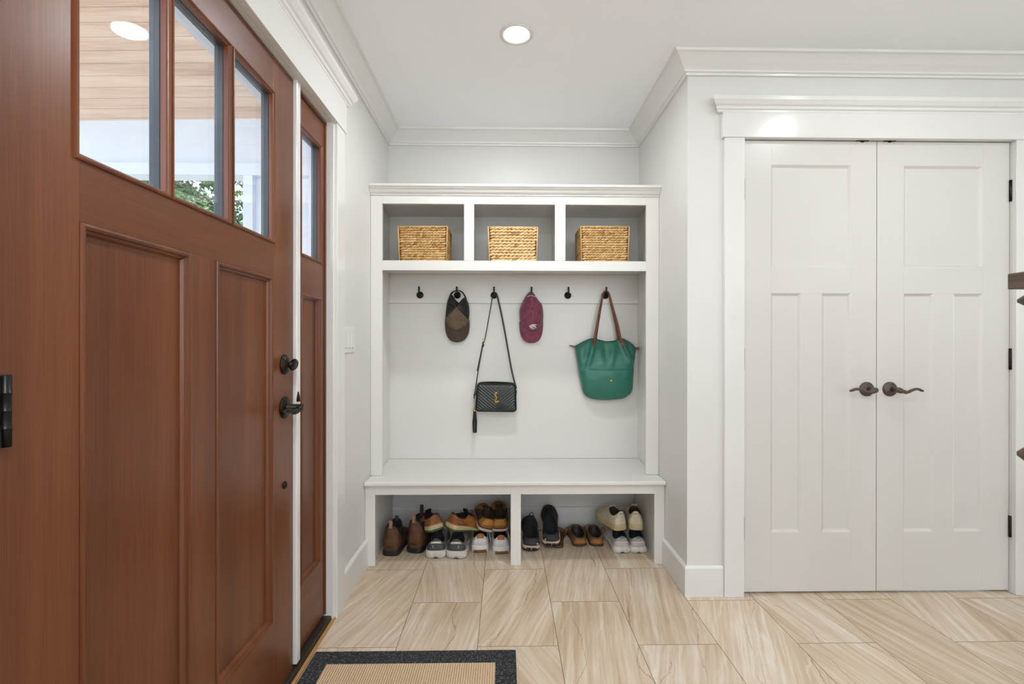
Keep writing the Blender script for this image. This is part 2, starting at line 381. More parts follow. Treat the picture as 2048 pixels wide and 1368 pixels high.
CAP = [(0, 2.195), (.027, 2.195), (.028, 2.204), (.034, 2.208), (.036, 2.218), (.044, 2.224), (.052, 2.236), (.055, 2.24), (.056, 2.256), (.052, 2.262), (0, 2.262)]
def casing(name, mp, uside, u0, u1, ztop, label, out):
    """uside: outer casing width; opening u0..u1"""
    t = thing(name, label, 'door casing', mp(u0, 0, 0), kind='structure')
    for a, c in ((u0 - uside, u0), (u1, u1 + uside)):
        mb = MB(); mbox(mb, mp, a, c, 0, ztop, 0, .022); mb.build('side_casing', m_trim, t, bevel=.002)
    mb = MB(); mbox(mb, mp, u0 - uside - .012, u1 + uside + .012, ztop, 2.197, 0, .026); mb.build('head_casing', m_trim, t, bevel=.002)
    return t
t = casing('trim_5', mapC(YW), .09, OX0, OX1, 2.083, 'white casing with stepped cap framing the closet double doors', None)
mb = MB(); run(mb, (OX0 - .102, YW), (OX1 + .102, YW), (0, -1), CAP, -1, 1); mb.build('head_cap', m_trim, t)
for a in (OX0 - .102, OX1 + .102):
    pass
mb = MB()
mb.box(OX0 - .02, OX0, YW, YW + .12, 0, OZ + .02); mb.box(OX1, OX1 + .02, YW, YW + .12, 0, OZ + .02); mb.box(OX0 - .02, OX1 + .02, YW, YW + .12, OZ, OZ + .02)
mb.build('jamb', m_trim, t)
for a, c in ((1.615, 1.668), (1.742, 1.795)):
    mb = MB(); mb.box(a, c, YW - .0, YW + .012, OZ - .004, OZ + .001); mb.box(a + .02, a + .033, YW + .001, YW + .011, OZ - .008, OZ - .004)
    mb.build('ball_catch', m_bronze, t, label='dark bronze ball catch')
t = casing('trim_6', mapL(XL), .092, DY0, DY1, DZ, 'white casing with stepped cap around the brown entry door and sidelight', None)
mb = MB(); run(mb, (XL, DY0 - .104), (XL, DY1 + .104), (1, 0), CAP, -1, 1); mb.build('head_cap', m_trim, t)
mb = MB()
mb.box(XL - WT, XL, DY0 - .03, DY0, 0, DZ + .02); mb.box(XL - WT, XL, DY0 - .03, DY1, DZ, DZ + .02)
mb.build('jamb', m_trim, t)
# ------------------------------------------------------------------ entry door
FX = -.737                                   # room-side face of the slab
m_ext = M('exterior_face_dark', (40, 52, 58), .25, var=.1)
OG = [(0, 0), (.0015, .0035), (.006, .0045), (.0105, .002), (.012, -.004), (.016, -.0065), (.020, -.0125)]
def entry_unit(root, mp, u0, u1, v0, v1, gl, gz, pans, pz, T=.036):
    """gl: glass u ranges, gz: (z0,z1); pans: panel u ranges"""
    us0 = u0 + 0; gu0, gu1 = gl[0][0], gl[-1][1]
    # stiles, vertical grain
    for a, c in ((u0, min(gu0, pans[0][0])), (max(gu1, pans[-1][1]), u1)):  # hinge side, lock side
        mb = MB(); mbox(mb, mp, a, c, v0, v1, -T, 0); mb.build('stile', m_woodZ, root, bevel=.0008)
    a, c = min(gu0, pans[0][0]), max(gu1, pans[-1][1])
    for z0, z1 in ((v0, pz[0]), (pz[1], gz[0]), (gz[1], v1)):
        mb = MB(); mbox(mb, mp, a, c, z0, z1, -T, 0); mb.build('rail', m_woodY, root, bevel=.0008)
    for q, r in zip(gl, gl[1:]):
        mb = MB(); mbox(mb, mp, q[1], r[0], gz[0], gz[1], -T, 0); mb.build('muntin', m_woodZ, root, bevel=.0008)
    for q, r in zip(pans, pans[1:]):
        mb = MB(); mbox(mb, mp, q[1], r[0], pz[0], pz[1], -T, 0); mb.build('mullion', m_woodZ, root, bevel=.0008)
    for a, c in pans:
        mb = MB(); mbox(mb, mp, a, c, pz[0], pz[1], -T + .006, -.0125); p = mb.build('panel', m_woodZ, root)
        mb = MB(); rect_mould(mb, mp, a, c, pz[0], pz[1], OG); mb.build('moulding', m_woodZ, p)
    for a, c in gl:
        mb = MB(); rect_mould(mb, mp, a - .012, c + .012, gz[0] - .012, gz[1] + .012, [(0, 0), (.001, .0045), (.0045, .0055), (.0075, .003), (.009, .001), (.0112, .0), (.012, -.004), (.0122, -.012)])
        mb.build('glazing_bead', m_woodZ, root)
        mb = MB(); rect_mould(mb, mp, a + .0003, c - .0003, gz[0] + .0003, gz[1] - .0003, [(0, -.0125), (.0015, -.0135), (.0015, -.0345), (.0, -.0365), (-.012, -.0365)])
        mb.build('glass_frame', m_ext, root, label='dark outer glass frame')
        mb = MB()
        for q in (-.0135, -.026): mb.face([mb.vert(mp(*p, q)) for p in ((a, gz[0]), (c, gz[0]), (c, gz[1]), (a, gz[1]))])
        mb.build('glass', m_glass, root)
mp = mapL(FX)
door = thing('door_1', 'brown stained wood entry door with three glass lights over two tall panels', 'door', (FX, .70, .012), kind='structure')
entry_unit(door, mp, .70, 1.655, .012, 2.062, [(.832, 1.040), (1.066, 1.270), (1.299, 1.510)], (1.478, 1.938), [(.832, 1.122), (1.219, 1.514)], (.258, 1.36))
# hinges of the entry door
for z in (.24, 1.05, 1.86):
    mb = MB(); mb.lathe([(.0072, -.0525), (.0072, -.026), (.008, -.0255), (.0072, -.025), (.0072, .0), (.008, .0005), (.0072, .001), (.0072, .026), (.008, .0265), (.0072, .027), (.0072, .0515), (.006, .053)], (FX + .006, .704, z), 'Z', 20)

    mb.build('hinge', m_black, door, label='black door hinge')
# deadbolt thumb turn
hw = mb = MB(); c = (FX, 1.592, 1.078)
mb.lathe([(.033, 0), (.0335, .004), (.031, .0065), (.0265, .0075), (.0255, .0105), (.021, .0125), (.012, .0135), (.010, .0155)], c, 'X', 32)
mb.cm = 0; ro = Matrix.Rotation(math.radians(-20), 4, 'X')
mb.tube([(FX + .012, 1.592, 1.078), (FX + .026, 1.592, 1.078)], .0085, 14)
rings = []
for k in range(9):
    q = k / 8; yy = -.024 + .048 * q; hh = .0165 * math.sqrt(max(.04, 1 - (2 * q - 1) ** 2)); 
    rings.append([Vector((FX + .030 + hh * math.cos(a) * .95, 1.592 + yy * .35 + math.sin(a) * .002 , 1.078 + yy * .8)) + Vector((0, math.sin(a) * .0035, 0)) for a in [2 * PI * i / 12 for i in range(12)]])
mb.loft(rings, True, True, True)
mb.build('deadbolt', m_bronze, door, label='dark bronze deadbolt thumb turn')
# lever handle
mb = MB(); c = (FX, 1.592, .935)
mb.lathe([(.036, 0), (.0365, .004), (.034, .0065), (.018, .0085), (.014, .0105)], c, 'X', 36)
mb.lathe([(.0115, .0), (.0125, .012), (.0115, .013), (.0115, .06), (.0105, .062)], c, 'X', 20)
lv = catmull([(FX + .052, 1.592, .935), (FX + .053, 1.572, .928), (FX + .053, 1.545, .926), (FX + .052, 1.515, .934), (FX + .050, 1.492, .937), (FX + .048, 1.478, .933)], 5)
mb.tube(lv, [.011] * 4 + [.0085] * 8 + [.0075] * 8 + [.006] * 6, 12)
mb.build('door_handle', m_bronze, door, label='dark bronze lever handle')
mb = MB(); mb.lathe([(.012, 0), (.0125, .004), (.010, .0055), (.0075, .006), (.0065, .0085), (.003, .009)], (FX, 1.592, .676), 'X', 24)
mb.build('lock_plug', m_bronze, door, label='small round bronze plug')
# mullion between the slab and the sidelight
mb = MB(); mb.box(FX - .06, FX + .012, 1.658, 1.688, .03, DZ)
tm = tag(mb.build('trim_7', m_trim, None, kind='structure', bevel=.003), 'narrow white post between the entry door and its sidelight', 'door frame')
mb = MB(); mb.lathe([(.007, -.012), (.006, .004), (.002, .022)], (FX + .014, 1.664, .958), 'Z', 12); s_ = mb.build('strike_plate', m_bronze, None)
s_.parent = tm; s_.location = -tm.location + Vector(ORG['strike_plate']); s_['label'] = 'bronze strike plate lip'
# sidelight
SX = FX - .01
side = thing('window_1', 'narrow brown wood sidelight with a tall glass pane over a panel', 'sidelight', (SX, 1.69, .03), kind='structure')
entry_unit(side, mapL(SX), 1.689, 1.962, .03, 2.052, [(1.745, 1.920)], (1.482, 1.936), [(1.745, 1.924)], (.262, 1.335))
mb = MB(); mb.box(SX - .05, SX + .006, 1.962, 1.972, .03, 2.062); mb.box(SX - .05, SX + .006, 1.689, 1.972, 2.052, 2.062)
mb.build('frame', m_woodZ, side, bevel=.001)
mb = MB(); mb.box(FX - .06, FX + .024, 1.972, 1.985, 0, DZ); tag(mb.build('trim_8', m_trim, None, kind='structure', bevel=.001), 'white jamb edge right of the sidelight', 'door frame')
# threshold
th = thing('trim_9', 'dark bronze threshold with a thin oak strip at the floor edge', 'threshold', (-.74, 1.3, 0), kind='structure')
MB().box(FX - .1, FX + .018, DY0, 1.972, 0, .022).build('sill', M('threshold_bronze', (58, 53, 47), .4, metal=.5), th, bevel=.004)
MB().box(FX + .0185, FX + .031, DY0, 2.01, 0, .008).build('oak_strip', M('oak_strip', (176, 132, 78), .5), th, bevel=.002)

# ------------------------------------------------------------------ closet doors
CYF = 2.152; mpc = mapC(CYF)
STK = [(0, 0), (.002, -.001), (.010, -.0085), (.012, -.010)]
def closet_door(name, u0, u1, tr, bl, br, label):
    t = thing(name, label, 'closet door', (u0, CYF, .01), kind='structure')
    v0, v1 = .01, 2.081; T = .035; z1, z2, z3, z4 = 1.972, 1.501, 1.382, .282
    for a, c in ((u0, tr[0]), (tr[1], u1)):
        mb = MB(); mbox(mb, mpc, a, c, v0, v1, -T, 0); mb.build('stile', m_slab, t, bevel=.0006)
    for a, c in ((v0, z4), (z3, z2), (z1, v1)):
        mb = MB(); mbox(mb, mpc, tr[0], tr[1], a, c, -T, 0); mb.build('rail', m_slab, t, bevel=.0006)
    mb = MB(); mbox(mb, mpc, bl[1], br[0], z4, z3, -T, 0); mb.build('mullion', m_slab, t, bevel=.0006)
    for (a, c), (e, f) in (((tr[0], tr[1]), (z2, z1)), (bl, (z4, z3)), (br, (z4, z3))):
        mb = MB(); rect_mould(mb, mpc, a, c, e, f, STK, True); mb.build('panel', m_slab, t)
    return t
d3 = closet_door('door_2', 1.0865, 1.7095, (1.219, 1.590), (1.219, 1.359), (1.457, 1.590), 'white paneled closet door on the left, its lever pointing left')
d4 = closet_door('door_3', 1.7125, 2.3325, (1.838, 2.207), (1.838, 1.976), (2.072, 2.207), 'white paneled closet door on the right, its lever pointing right')
for d, sgn, hx in ((d3, -1, 1.664), (d4, 1, 1.772)):
    mb = MB(); z = .941
    mb.lathe([(.0335, 0), (.0335, .004), (.031, .008), (.028, .010), (.018, .0115), (.015, .016)], (hx, CYF, z), 'Y', 36)
    mb.lathe([(.0115, .0), (.0115, .02), (.0125, .021), (.0125, .052), (.0115, .058), (.008, .060)], (hx, CYF, z), 'Y', 24)
    pts = catmull([(hx, CYF - .05, z), (hx + sgn * .015, CYF - .054, z - .005), (hx + sgn * .036, CYF - .055, z - .009), (hx + sgn * .062, CYF - .054, z + .001), (hx + sgn * .085, CYF - .052, z + .005), (hx + sgn * .106, CYF - .050, z - .002), (hx + sgn * .114, CYF - .05, z - .003)], 5)
    mb.tube(pts, [.012] * 5 + [.0085] * 5 + [.0065] * 5 + [.006] * 10 + [.0052] * 5 + [.003], 12)
    mb.cm = 1
    for dz in (.0235, -.0235): mb.lathe([(.003, .009), (.003, .0108)], (hx + .003, CYF, z + dz), 'Y', 10)
    mb.build('door_handle', [m_bronzec, m_dark], d, label='bronze wave lever handle on a round rose')
for d, x, w_ in ((d3, 1.0845, 0), (d4, 2.3345, 1)):
    for z0 in (1.809, 1.031, .257):
        mb = MB()
        if w_: mb.lathe([(.0065, 0), (.0065, .098)], (x + .001, CYF - .004, z0), 'Z', 14); mb.box(x - .004, x + .001, CYF - .004, CYF - .0005, z0, z0 + .096); mb.box(x - .0005, x + .001, YW + .001, CYF, z0, z0 + .096)
        else: mb.lathe([(.0062, 0), (.0062, .098)], (x + .005, CYF - .003, z0), 'Z', 14)
        mb.build('hinge', m_bronze, d, label='dark bronze hinge')

# ------------------------------------------------------------------ upper built-in: cubbies and hook rail
hut = thing('hall_cabinet', 'white built-in cubby cabinet with hook rail above the bench', 'cabinet', (.05, 2.90, .44))
HF = 2.543; HL, HR = XL + .001, XR - .001; HBk = 2.912
H = lambda n, m, dims, bv=.0012: box(n, m, dims, hut, bv)
for a, c in ((HL, -.660), (.760, HR)): H('stile', m_built, (a, c, HF, HF + .02, .4412, 1.95))
for a, c in ((-.223, -.169), (.266, .323)): H('stile', m_built, (a, c, HF, HF + .02, 1.5935, 1.897))
H('top_rail', m_built, (-.660, .760, HF, HF + .02, 1.897, 1.95)); H('bottom_rail', m_built, (-.660, .760, HF, HF + .02, 1.5405, 1.5935))
H('top_panel', m_built, (HL, HR, HF + .02, YB - .001, 1.925, 1.945))
H('shelf', m_built, (HL + .012, HR - .012, HF + .02, HBk, 1.572, 1.5930))
for a, c in ((HL, HL + .012), (HR - .012, HR)): H('side_panel', m_built, (a, c, HF + .02, HBk, .4412, 1.925))
for a in (-.196, .2945): H('divider', m_built, (a - .009, a + .009, HF + .02, HBk, 1.593, 1.925))
H('back_panel', m_built, (HL, HR, HBk, HBk + .012, .4412, 1.925), 0)
rail = H('hook_rail', m_built, (HL + .012, HR - .012, HBk - .018, HBk, 1.395, 1.572), .002)
CR = [(0, 1.942), (.006, 1.942), (.007, 1.948), (.013, 1.951), (.018, 1.956), (.024, 1.966), (.031, 1.972), (.033, 1.978), (.040, 1.980), (.042, 1.992), (0, 1.992)]
mb = MB(); run(mb, (HL, HF), (HR, HF), (0, -1), CR, 0, 0); mb.box(HL, HR, HF, YB - .001, 1.9855, 1.992)
mb.build('crown_moulding', m_built, hut)

# ------------------------------------------------------------------ bench
ben = thing('storage_bench', 'white built-in storage bench with two open shoe bays', 'bench', (.05, 2.65, 0))
Bx = lambda n, m, dims, bv=.0012: box(n, m, dims, ben, bv)
Bx('bench_top', m_built, (HL, HR, 2.418, YB - .001, .420, .440), .005)
for n, a, c in (('stile', HL, -.670), ('stile', .0284, .0812), ('stile', .776, HR)): Bx(n, m_built, (a, c, 2.446, 2.466, 0.001, .4198))
for a, c in ((-.670, .0284), (.0812, .776)): Bx('top_rail', m_built, (a, c, 2.446, 2.466, .368, .4198))
Bx('divider', m_built, (.045, .063, 2.466, YB - .02, .001, .4198))
for a, c in ((HL + .016, HL + .03), (HR - .03, HR - .016)): Bx('side_panel', m_built, (a, c, 2.466, YB - .02, .001, .4198))

# ------------------------------------------------------------------ hooks
HY = HBk - .018
def hook(x, label):
    o = thing('coat_hook', label, 'hook', (x, HY, 1.43), 'black hooks on the rail')
    mb = MB(); mb.lathe([(.021, 0), (.0215, .003), (.020, .0055), (.016, .0065), (.010, .0075), (.008, .012)], (x, HY, 1.4435), 'Y', 24); mb.build('base', m_black, o)
    pts = catmull([(x, HY - .008, 1.4435), (x, HY - .022, 1.440), (x, HY - .034, 1.448), (x, HY - .038, 1.468), (x, HY - .037, 1.492)], 5)
    mb = MB(); mb.ribbon(pts, [.011] * 10 + [.0095] * 5 + [.011] * 6, .006, (0, 1, 0)); mb.build('prong', m_black, o, bevel=.0015)
HX = [-.5205, -.2935, -.0695, .1575, .3815, .6115]
HLAB = ['empty black hook at the far left end of the rail', 'black hook holding the brown mesh-back cap', 'black hook holding the dark green crossbody bag',
        'black hook holding the maroon cap', 'empty black hook between the maroon cap and the green tote', 'black hook holding the green tote bag']
for x, l_ in zip(HX, HLAB): hook(x, l_)

# ------------------------------------------------------------------ baskets
def basket(xc, wd, dp, ht, zb, y0, rows, seed, mat, label, yaw=0, cell=.020):
    rr = random.Random(seed)
    o = thing('woven_basket', label, 'basket', (xc, y0 + dp / 2, zb), 'woven baskets in the cubbies', rot=(0, 0, yaw))
    mb = MB(); w0, d0 = wd / 2 - .006, dp / 2 - .006
    ins = lambda z: .95 + .05 * (z / ht)
    rings = [[(x * w0 * ins(z), y * d0 * ins(z), z) for x, y in ((-1, -1), (1, -1), (1, 1), (-1, 1))] for z in (.001, ht * .97)]
    rings += [[(x * (w0 - .004), y * (d0 - .004), z) for x, y in ((-1, -1), (1, -1), (1, 1), (-1, 1))] for z in (ht * .97, .008)]
    mb.loft(rings, True, True, True, False); mb.build('liner', m_weavein, o, local=True)
    mb = MB(); rh = ht / rows
    for r in range(rows):
        z = rh * (r + .5); k = ins(z); hw_, hd = w0 * k, d0 * k
        per = [((-hw_, -hd), (hw_, -hd)), ((hw_, -hd), (hw_, hd)), ((hw_, hd), (-hw_, hd)), ((-hw_, hd), (-hw_, -hd))]
        tn = .2 + .6 * rr.random()
        for a, c in per:
            L = math.hypot(c[0] - a[0], c[1] - a[1]); n = max(3, int(L / cell)); an = math.atan2(c[1] - a[1], c[0] - a[0])
            ph = rr.random() * .6
            for q in range(n + 1):
                f = .04 + .92 * (q + ph * .8) / (n + .5); px = a[0] + (c[0] - a[0]) * f; py = a[1] + (c[1] - a[1]) * f
                ox, oy = math.sin(an), -math.cos(an)
                tilt = math.radians(19 + rr.uniform(-6, 6))
                m4 = Matrix.Rotation(an, 4, 'Z') @ Matrix.Rotation(-tilt, 4, 'Y')
                mb.ct = min(1, max(0, tn * .45 + rr.random() * .5 + (-.3 if rr.random() < .06 else 0)))
                mb.ell((px + ox * .0015, py + oy * .0015, z + rr.uniform(-.0006, .0006)), cell * .66 * rr.uniform(.9, 1.15), .0058, rh * .47, m4, 7, 4)
    mb.build('weave', mat, o, local=True)
    mb = MB(); mb.ct = .55
    for z in (ht - .003,):
        c4 = [(-w0 - .003, -d0 - .003, z), (w0 + .003, -d0 - .003, z), (w0 + .003, d0 + .003, z), (-w0 - .003, d0 + .003, z)]
        for a, c in zip(c4, c4[1:] + c4[:1]): mb.tube([a, c], .0035, 7)
    for sx in (-1, 1):
        for sy in (-1, 1):
            mb.tube([(sx * (w0 * .95 + .003), sy * (d0 * .95 + .003), .004), (sx * (w0 + .003), sy * (d0 + .003), ht - .003)], .0032, 7)
    mb.build('rim', mat, o, local=True)
basket(-.4500, .272, .205, .193, 1.5942, 2.575, 15, 1, m_weave, 'golden woven basket in the left cubby', cell=.019)
basket(.0405, .276, .205, .192, 1.5942, 2.575, 12, 2, m_weave2, 'pale chunky woven basket in the middle cubby', cell=.024)
basket(.5440, .272, .205, .198, 1.5942, 2.575, 15, 3, m_weave, 'golden woven basket in the right cubby', cell=.019)

# ------------------------------------------------------------------ caps (hanging by their straps, crown towards the room)
def interp_closed(pts, n):
    P_ = [Vector((p[0], p[1], 0)) for p in pts]; m = len(P_); out = []
    for i in range(m):
        a, b_, c, d = P_[i - 1], P_[i], P_[(i + 1) % m], P_[(i + 2) % m]
        for k in range(n):
            t = k / n
            out.append(.5 * ((2 * b_) + (c - a) * t + (2 * a - 5 * b_ + 4 * c - d) * t * t + (3 * b_ - a - 3 * c + d) * t ** 3))
    return out
def cap(name_label, group, X0, YP, cx, K, btn, back, front, bill_out, depth, mats, kind):
    """coordinates in a plan drawing of the cap; K = metres per unit"""
    o = thing('baseball_cap', name_label, 'cap', (X0, YP, 1.15), group)
    W2 = lambda x, y, d: Vector((X0 + (x - cx) * K, YP - d, 1.5326 - y * K))
    def sector(line, e0, e1=None):
        n = 12; rings = []
        for i, p in enumerate(line):
            row = []; e = e0(i / (len(line) - 1))
            for k in range(n + 1):
                q = k / n; x = btn[0] + (p[0] - btn[0]) * q; y = btn[1] + (p[1] - btn[1]) * q
                d = e + (depth - e) * math.sqrt(max(0, 1 - q ** 2.3))
                d += .0022 * mnoise.noise(Vector((x * .02, y * .02, 3 if kind else 9)))
                row.append(W2(x, y, d))
            rings.append(row)
        return rings
    def open_curve(pts, n=4): return catmull([(a, b_, 0) for a, b_ in pts], n)
    bk = open_curve(back); fr = open_curve(front)
    eb = lambda t: .010 + .022 * (abs(2 * t - 1) ** 3); ef = lambda t: .032 + .012 * (1 - abs(2 * t - 1) ** 2)
    mb = MB(); mb.loft(sector(bk, eb), False); ob = mb.build('back_panels', mats['back'], o, solid=.0016, weld=True)
    mb = MB(); mb.loft(sector(fr, ef), False); of = mb.build('front_panels', mats['front'], o, solid=.0016, weld=True)
    # bill
    bo = open_curve(bill_out); m = len(fr); mm = len(bo); rings = []
    for i in range(m):
        t = i / (m - 1); a = fr[i]; j = t * (mm - 1); j0 = int(min(j, mm - 2)); bb = bo[j0].lerp(bo[j0 + 1], j - j0); row = []
        for k in range(9):
            q = k / 8; x = a.x + (bb.x - a.x) * q; y = a.y + (bb.y - a.y) * q
            arch = .026 * (1 - ((x - cx) / 250) ** 2)
            d = (ef(t) - .001) * (1 - q) + q * (.012 + arch * 1.0)
            row.append(W2(x, y, d))
        rings.append(row)
    mb = MB(); mb.loft(rings, False); mb.build('bill', mats['bill'], o, solid=.004, weld=True)
    mb = MB(); mb.ell(W2(btn[0], btn[1], depth), .0065, .004, .0065, None, 12, 8); mb.build('button', mats['button'], o)
    # seams along the meridians
    def seam(line, i, e, off=0, q0=.06, q1=1.0, r=.0007):
        p = line[i]; pts = []
        dx, dy = p[0] - btn[0], p[1] - btn[1]; L = math.hypot(dx, dy); nx, ny = -dy / L * off, dx / L * off
        for k in range(13):
            q = q0 + (q1 - q0) * k / 12; x = btn[0] + dx * q + nx; y = btn[1] + dy * q + ny
            d = e + (depth - e) * math.sqrt(max(0, 1 - q ** 2.3)) + .0022 * mnoise.noise(Vector((x * .02, y * .02, 3 if kind else 9)))
            pts.append(W2(x, y, d + .0013))
        return pts
    mb = MB()
    ls = [(fr, len(fr) // 2, ef(.5), .0009), (fr, 1, ef(0), .0012), (fr, len(fr) - 2, ef(1), .0012)]
    if kind: ls += [(bk, len(bk) // 2, eb(.5), .0009), (bk, len(bk) // 4, eb(.25), .0009), (bk, 3 * len(bk) // 4, eb(.75), .0009)]
    for ln, i, e, r in ls:
        for off in ((-11, 11) if kind else (-9, 9)): mb.tube(seam(ln, i, e, off, .08, .97), r if not kind else .0008, 5)
    # seam above the bill
    mb.tube([W2(p.x, p.y - 6, ef(i / (m - 1)) + .004) for i, p in enumerate(fr)], .0009, 5)
    if kind:
        for q in (.25, .5):
            mb.tube([rings[i][int(q * 8)] + Vector((0, -.0028, 0)) for i in range(2, m - 2)], .0005, 5)
    mb.build('stitching', mats['stitch'], o)
    return o, W2, bk, fr, ef
m_capbrown = M('waxed_brown_canvas', (104, 86, 66), .75, var=.12, vs=40, bump=(900, .4, .0005)); m_billbrown = M('waxed_brown_bill', (66, 53, 42), .7, var=.16, vs=30, bump=(900, .4, .0005))
m_mesh = M('black_mesh', (30, 29, 30), .7, var=.25, vs=60, bump=(1400, .6, .0008)); m_maroon = M('washed_maroon_cotton', (120, 56, 76), .85, var=.16, vs=45, bump=(800, .5, .0006), sheen=.2)
m_maroonst = M('pink_grey_thread', (170, 112, 128), .8); m_brst = M('tan_thread', (128, 104, 78), .8); m_white = M('white_thread', (232, 226, 226), .7)
K = .003013 / 9.77
back1 = [(122, 765), (132, 600), (150, 450), (172, 372), (196, 305), (235, 290), (275, 325), (310, 385), (360, 430), (405, 438), (440, 405), (468, 355), (512, 342), (540, 400), (570, 470), (588, 620), (580, 785)]
front1 = [(122, 765), (150, 850), (210, 930), (290, 985), (350, 1000), (410, 990), (490, 940), (550, 860), (580, 785)]
bill1 = [(112, 800), (115, 930), (140, 1060), (200, 1165), (280, 1212), (350, 1222), (425, 1212), (500, 1165), (560, 1060), (582, 930), (584, 810)]
o, W2, bk, fr, ef = cap('brown and black mesh-back baseball cap hanging from the second hook', 'baseball caps on the hooks', HX[1] + .0005, HY - .004, 345, K, (355, 570), back1, front1, bill1, .088,
    dict(back=m_mesh, front=m_capbrown, bill=m_billbrown, button=m_capbrown, stitch=m_brst), 0)
mb = MB(); pts = catmull([(206, 318, 0), (238, 262, 0), (285, 224, 0), (345, 208, 0), (405, 216, 0), (465, 258, 0), (522, 362, 0)], 5)
mb.ribbon([W2(p.x, p.y, .024 if 250 < p.x < 450 else .02) for p in pts], .012, .0018, (0, .35, 1)); mb.build('strap', m_mesh, o)
for x, y in ((243, 768), (448, 792)):
    mb = MB(); mb.lathe([(.0035, -.003), (.0035, .002), (.002, .0022)], W2(x, y, .0815), 'Y', 10); mb.build('eyelet', m_dark, o)
mb = MB(); mb.tube([W2(395 + 14 * i, 962 - 7 * i - (i % 2) * 4, .040 + .048 * math.sqrt(1 - min(.98, ((962 - 7 * i - 570) / 425 + .02 * i)) ** 2.3) + .003) for i in range(9)], .0012, 5); mb.build('embroidery', m_dark, o)
mb = MB()
for i in (8, 36, 56):
    p = bk[i] if i < len(bk) else bk[-3]; 
    pts = []
    for k in range(10):
        q = .05 + .93 * k / 9; x = 355 + (p.x - 355) * q; y = 570 + (p.y - 570) * q
        e = .010 + .022 * (abs(2 * i / (len(bk) - 1) - 1) ** 3); pts.append(W2(x, y, e + (.088 - e) * math.sqrt(max(0, 1 - q ** 2.3)) + .0012))
    mb.ribbon(pts, .009, .001, (0, 1, 0))
mb.build('seam_tape', m_black, o)

back2 = [(100, 800), (92, 690), (95, 590), (130, 480), (190, 350), (240, 275), (265, 246), (320, 236), (370, 250), (410, 320), (470, 400), (530, 480), (552, 600), (556, 700), (548, 790)]
front2 = [(100, 800), (150, 880), (220, 945), (290, 985), (340, 996), (400, 985), (460, 940), (515, 870), (548, 790)]
bill2 = [(92, 830), (98, 960), (122, 1080), (180, 1180), (260, 1228), (325, 1235), (390, 1228), (470, 1180), (522, 1080), (545, 960), (550, 820)]
o, W2, bk, fr, ef = cap('maroon cotton baseball cap with a white swirl emblem hanging from the fourth hook', 'baseball caps on the hooks', HX[3] + .0005, HY - .004, 325, K, (330, 570), back2, front2, bill2, .092,
    dict(back=m_maroon, front=m_maroon, bill=m_maroon, button=m_maroon, stitch=m_maroonst), 1)
mb = MB(); em = lambda x, y: W2(x, y, .044 + .048 * math.sqrt(max(0, 1 - ((y - 570) / 428) ** 2.3)) + .0045)
mb.tube([em(345 + 68 * math.cos(a) , 905 - 24 * math.sin(a) - 8 * math.cos(a)) for a in [2 * PI * k / 24 for k in range(20)]], .0022, 6)
mb.tube([em(350 + 40 * math.cos(a), 925 - 30 * math.sin(a)) for a in [PI * k / 10 - .3 for k in range(13)]], .0026, 6)
mb.tube([em(x, y) for x, y in ((300, 955), (335, 925), (365, 915), (395, 930), (410, 945))], .0024, 6)
mb.tube([em(x, y) for x, y in ((318, 960), (350, 962), (385, 950))], .0022, 6)
mb.build('embroidery', m_white, o, label='white swirl emblem on the front')
mb = MB()
arc = [(236 + 15 * i, 345 - 30 * math.sin(PI * (i + .5) / 10.5) + (0 if i % 2 else 3)) for i in range(11)]
for a, c in zip(arc, arc[1:]):
    mb.tube([W2(p[0], p[1], .010 + .082 * math.sqrt(1 - (math.hypot(p[0] - 325, p[1] - 570) / (334 + .25 * abs(p[0] - 325))) ** 2.3) + .0045) for p in (a, c)], .0015, 5)
mb.build('lettering', m_white, o, label='small white stitched arc of lettering')

# ------------------------------------------------------------------ crossbody bag
m_leather = M('black_green_leather', (25, 37, 32), .3, var=.1, vs=30, bump=(500, .15, .0004), coat=.35)
m_gm = M('dark_green_leather', (18, 27, 23), .5, var=.1, bump=(500, .2, .0004))
K5 = .000705; BY = HY - .004
bx = lambda x, y, d=0: Vector((-.069 + (x - 547) * K5, BY - d, 1.5326 - y * K5))
bag = thing('crossbody_bag', 'dark green quilted leather crossbody bag with gold letters and tassel hanging from the third hook', 'bag', (-.069, BY, .72))
cx5, cz5 = bx(566, 0).x, bx(0, 1008).z; A_, B_, rc = .119, .080, .022
nu, nv = 96, 64; grid = []; tiltb = math.radians(-.8)
def rotb(x, z): return x * math.cos(tiltb) - z * math.sin(tiltb), x * math.sin(tiltb) + z * math.cos(tiltb)
TH = .052
for j in range(nv + 1):
    v = -1 + 2 * j / nv; z = v * B_; q = max(0, abs(z) - (B_ - rc)); inset = rc - math.sqrt(max(0, rc * rc - q * q))
    inset += .007 * (v + 1) / 2 - .002
    row = []
    for i in range(nu + 1):
        u = -1 + 2 * i / nu; x = u * (A_ - inset)
        ph = ((z - .80 * abs(x)) / .0185) % 1.0
        edge = min(1, (1 - abs(u)) / .06, (1 - abs(v)) / .06)
        rid = .0050 * (math.sin(PI * ph) ** .5) * max(0, edge)
        d = TH + .012 * (1 - u ** 4) * (1 - v ** 4) + rid - (.004 if edge <= 0 else 0)
        X, Z = rotb(x, z); row.append(Vector((cx5 + X, BY - d, cz5 + Z)))
    grid.append(row)
mb = MB(); mb.loft(grid, False); mb.build('quilted_front', m_leather, bag, weld=True)
loop = [grid[0][i] for i in range(nu + 1)] + [grid[j][nu] for j in range(1, nv + 1)] + [grid[nv][i] for i in range(nu - 1, -1, -1)] + [grid[j][0] for j in range(nv - 1, 0, -1)]
cen = Vector((cx5, 0, cz5))
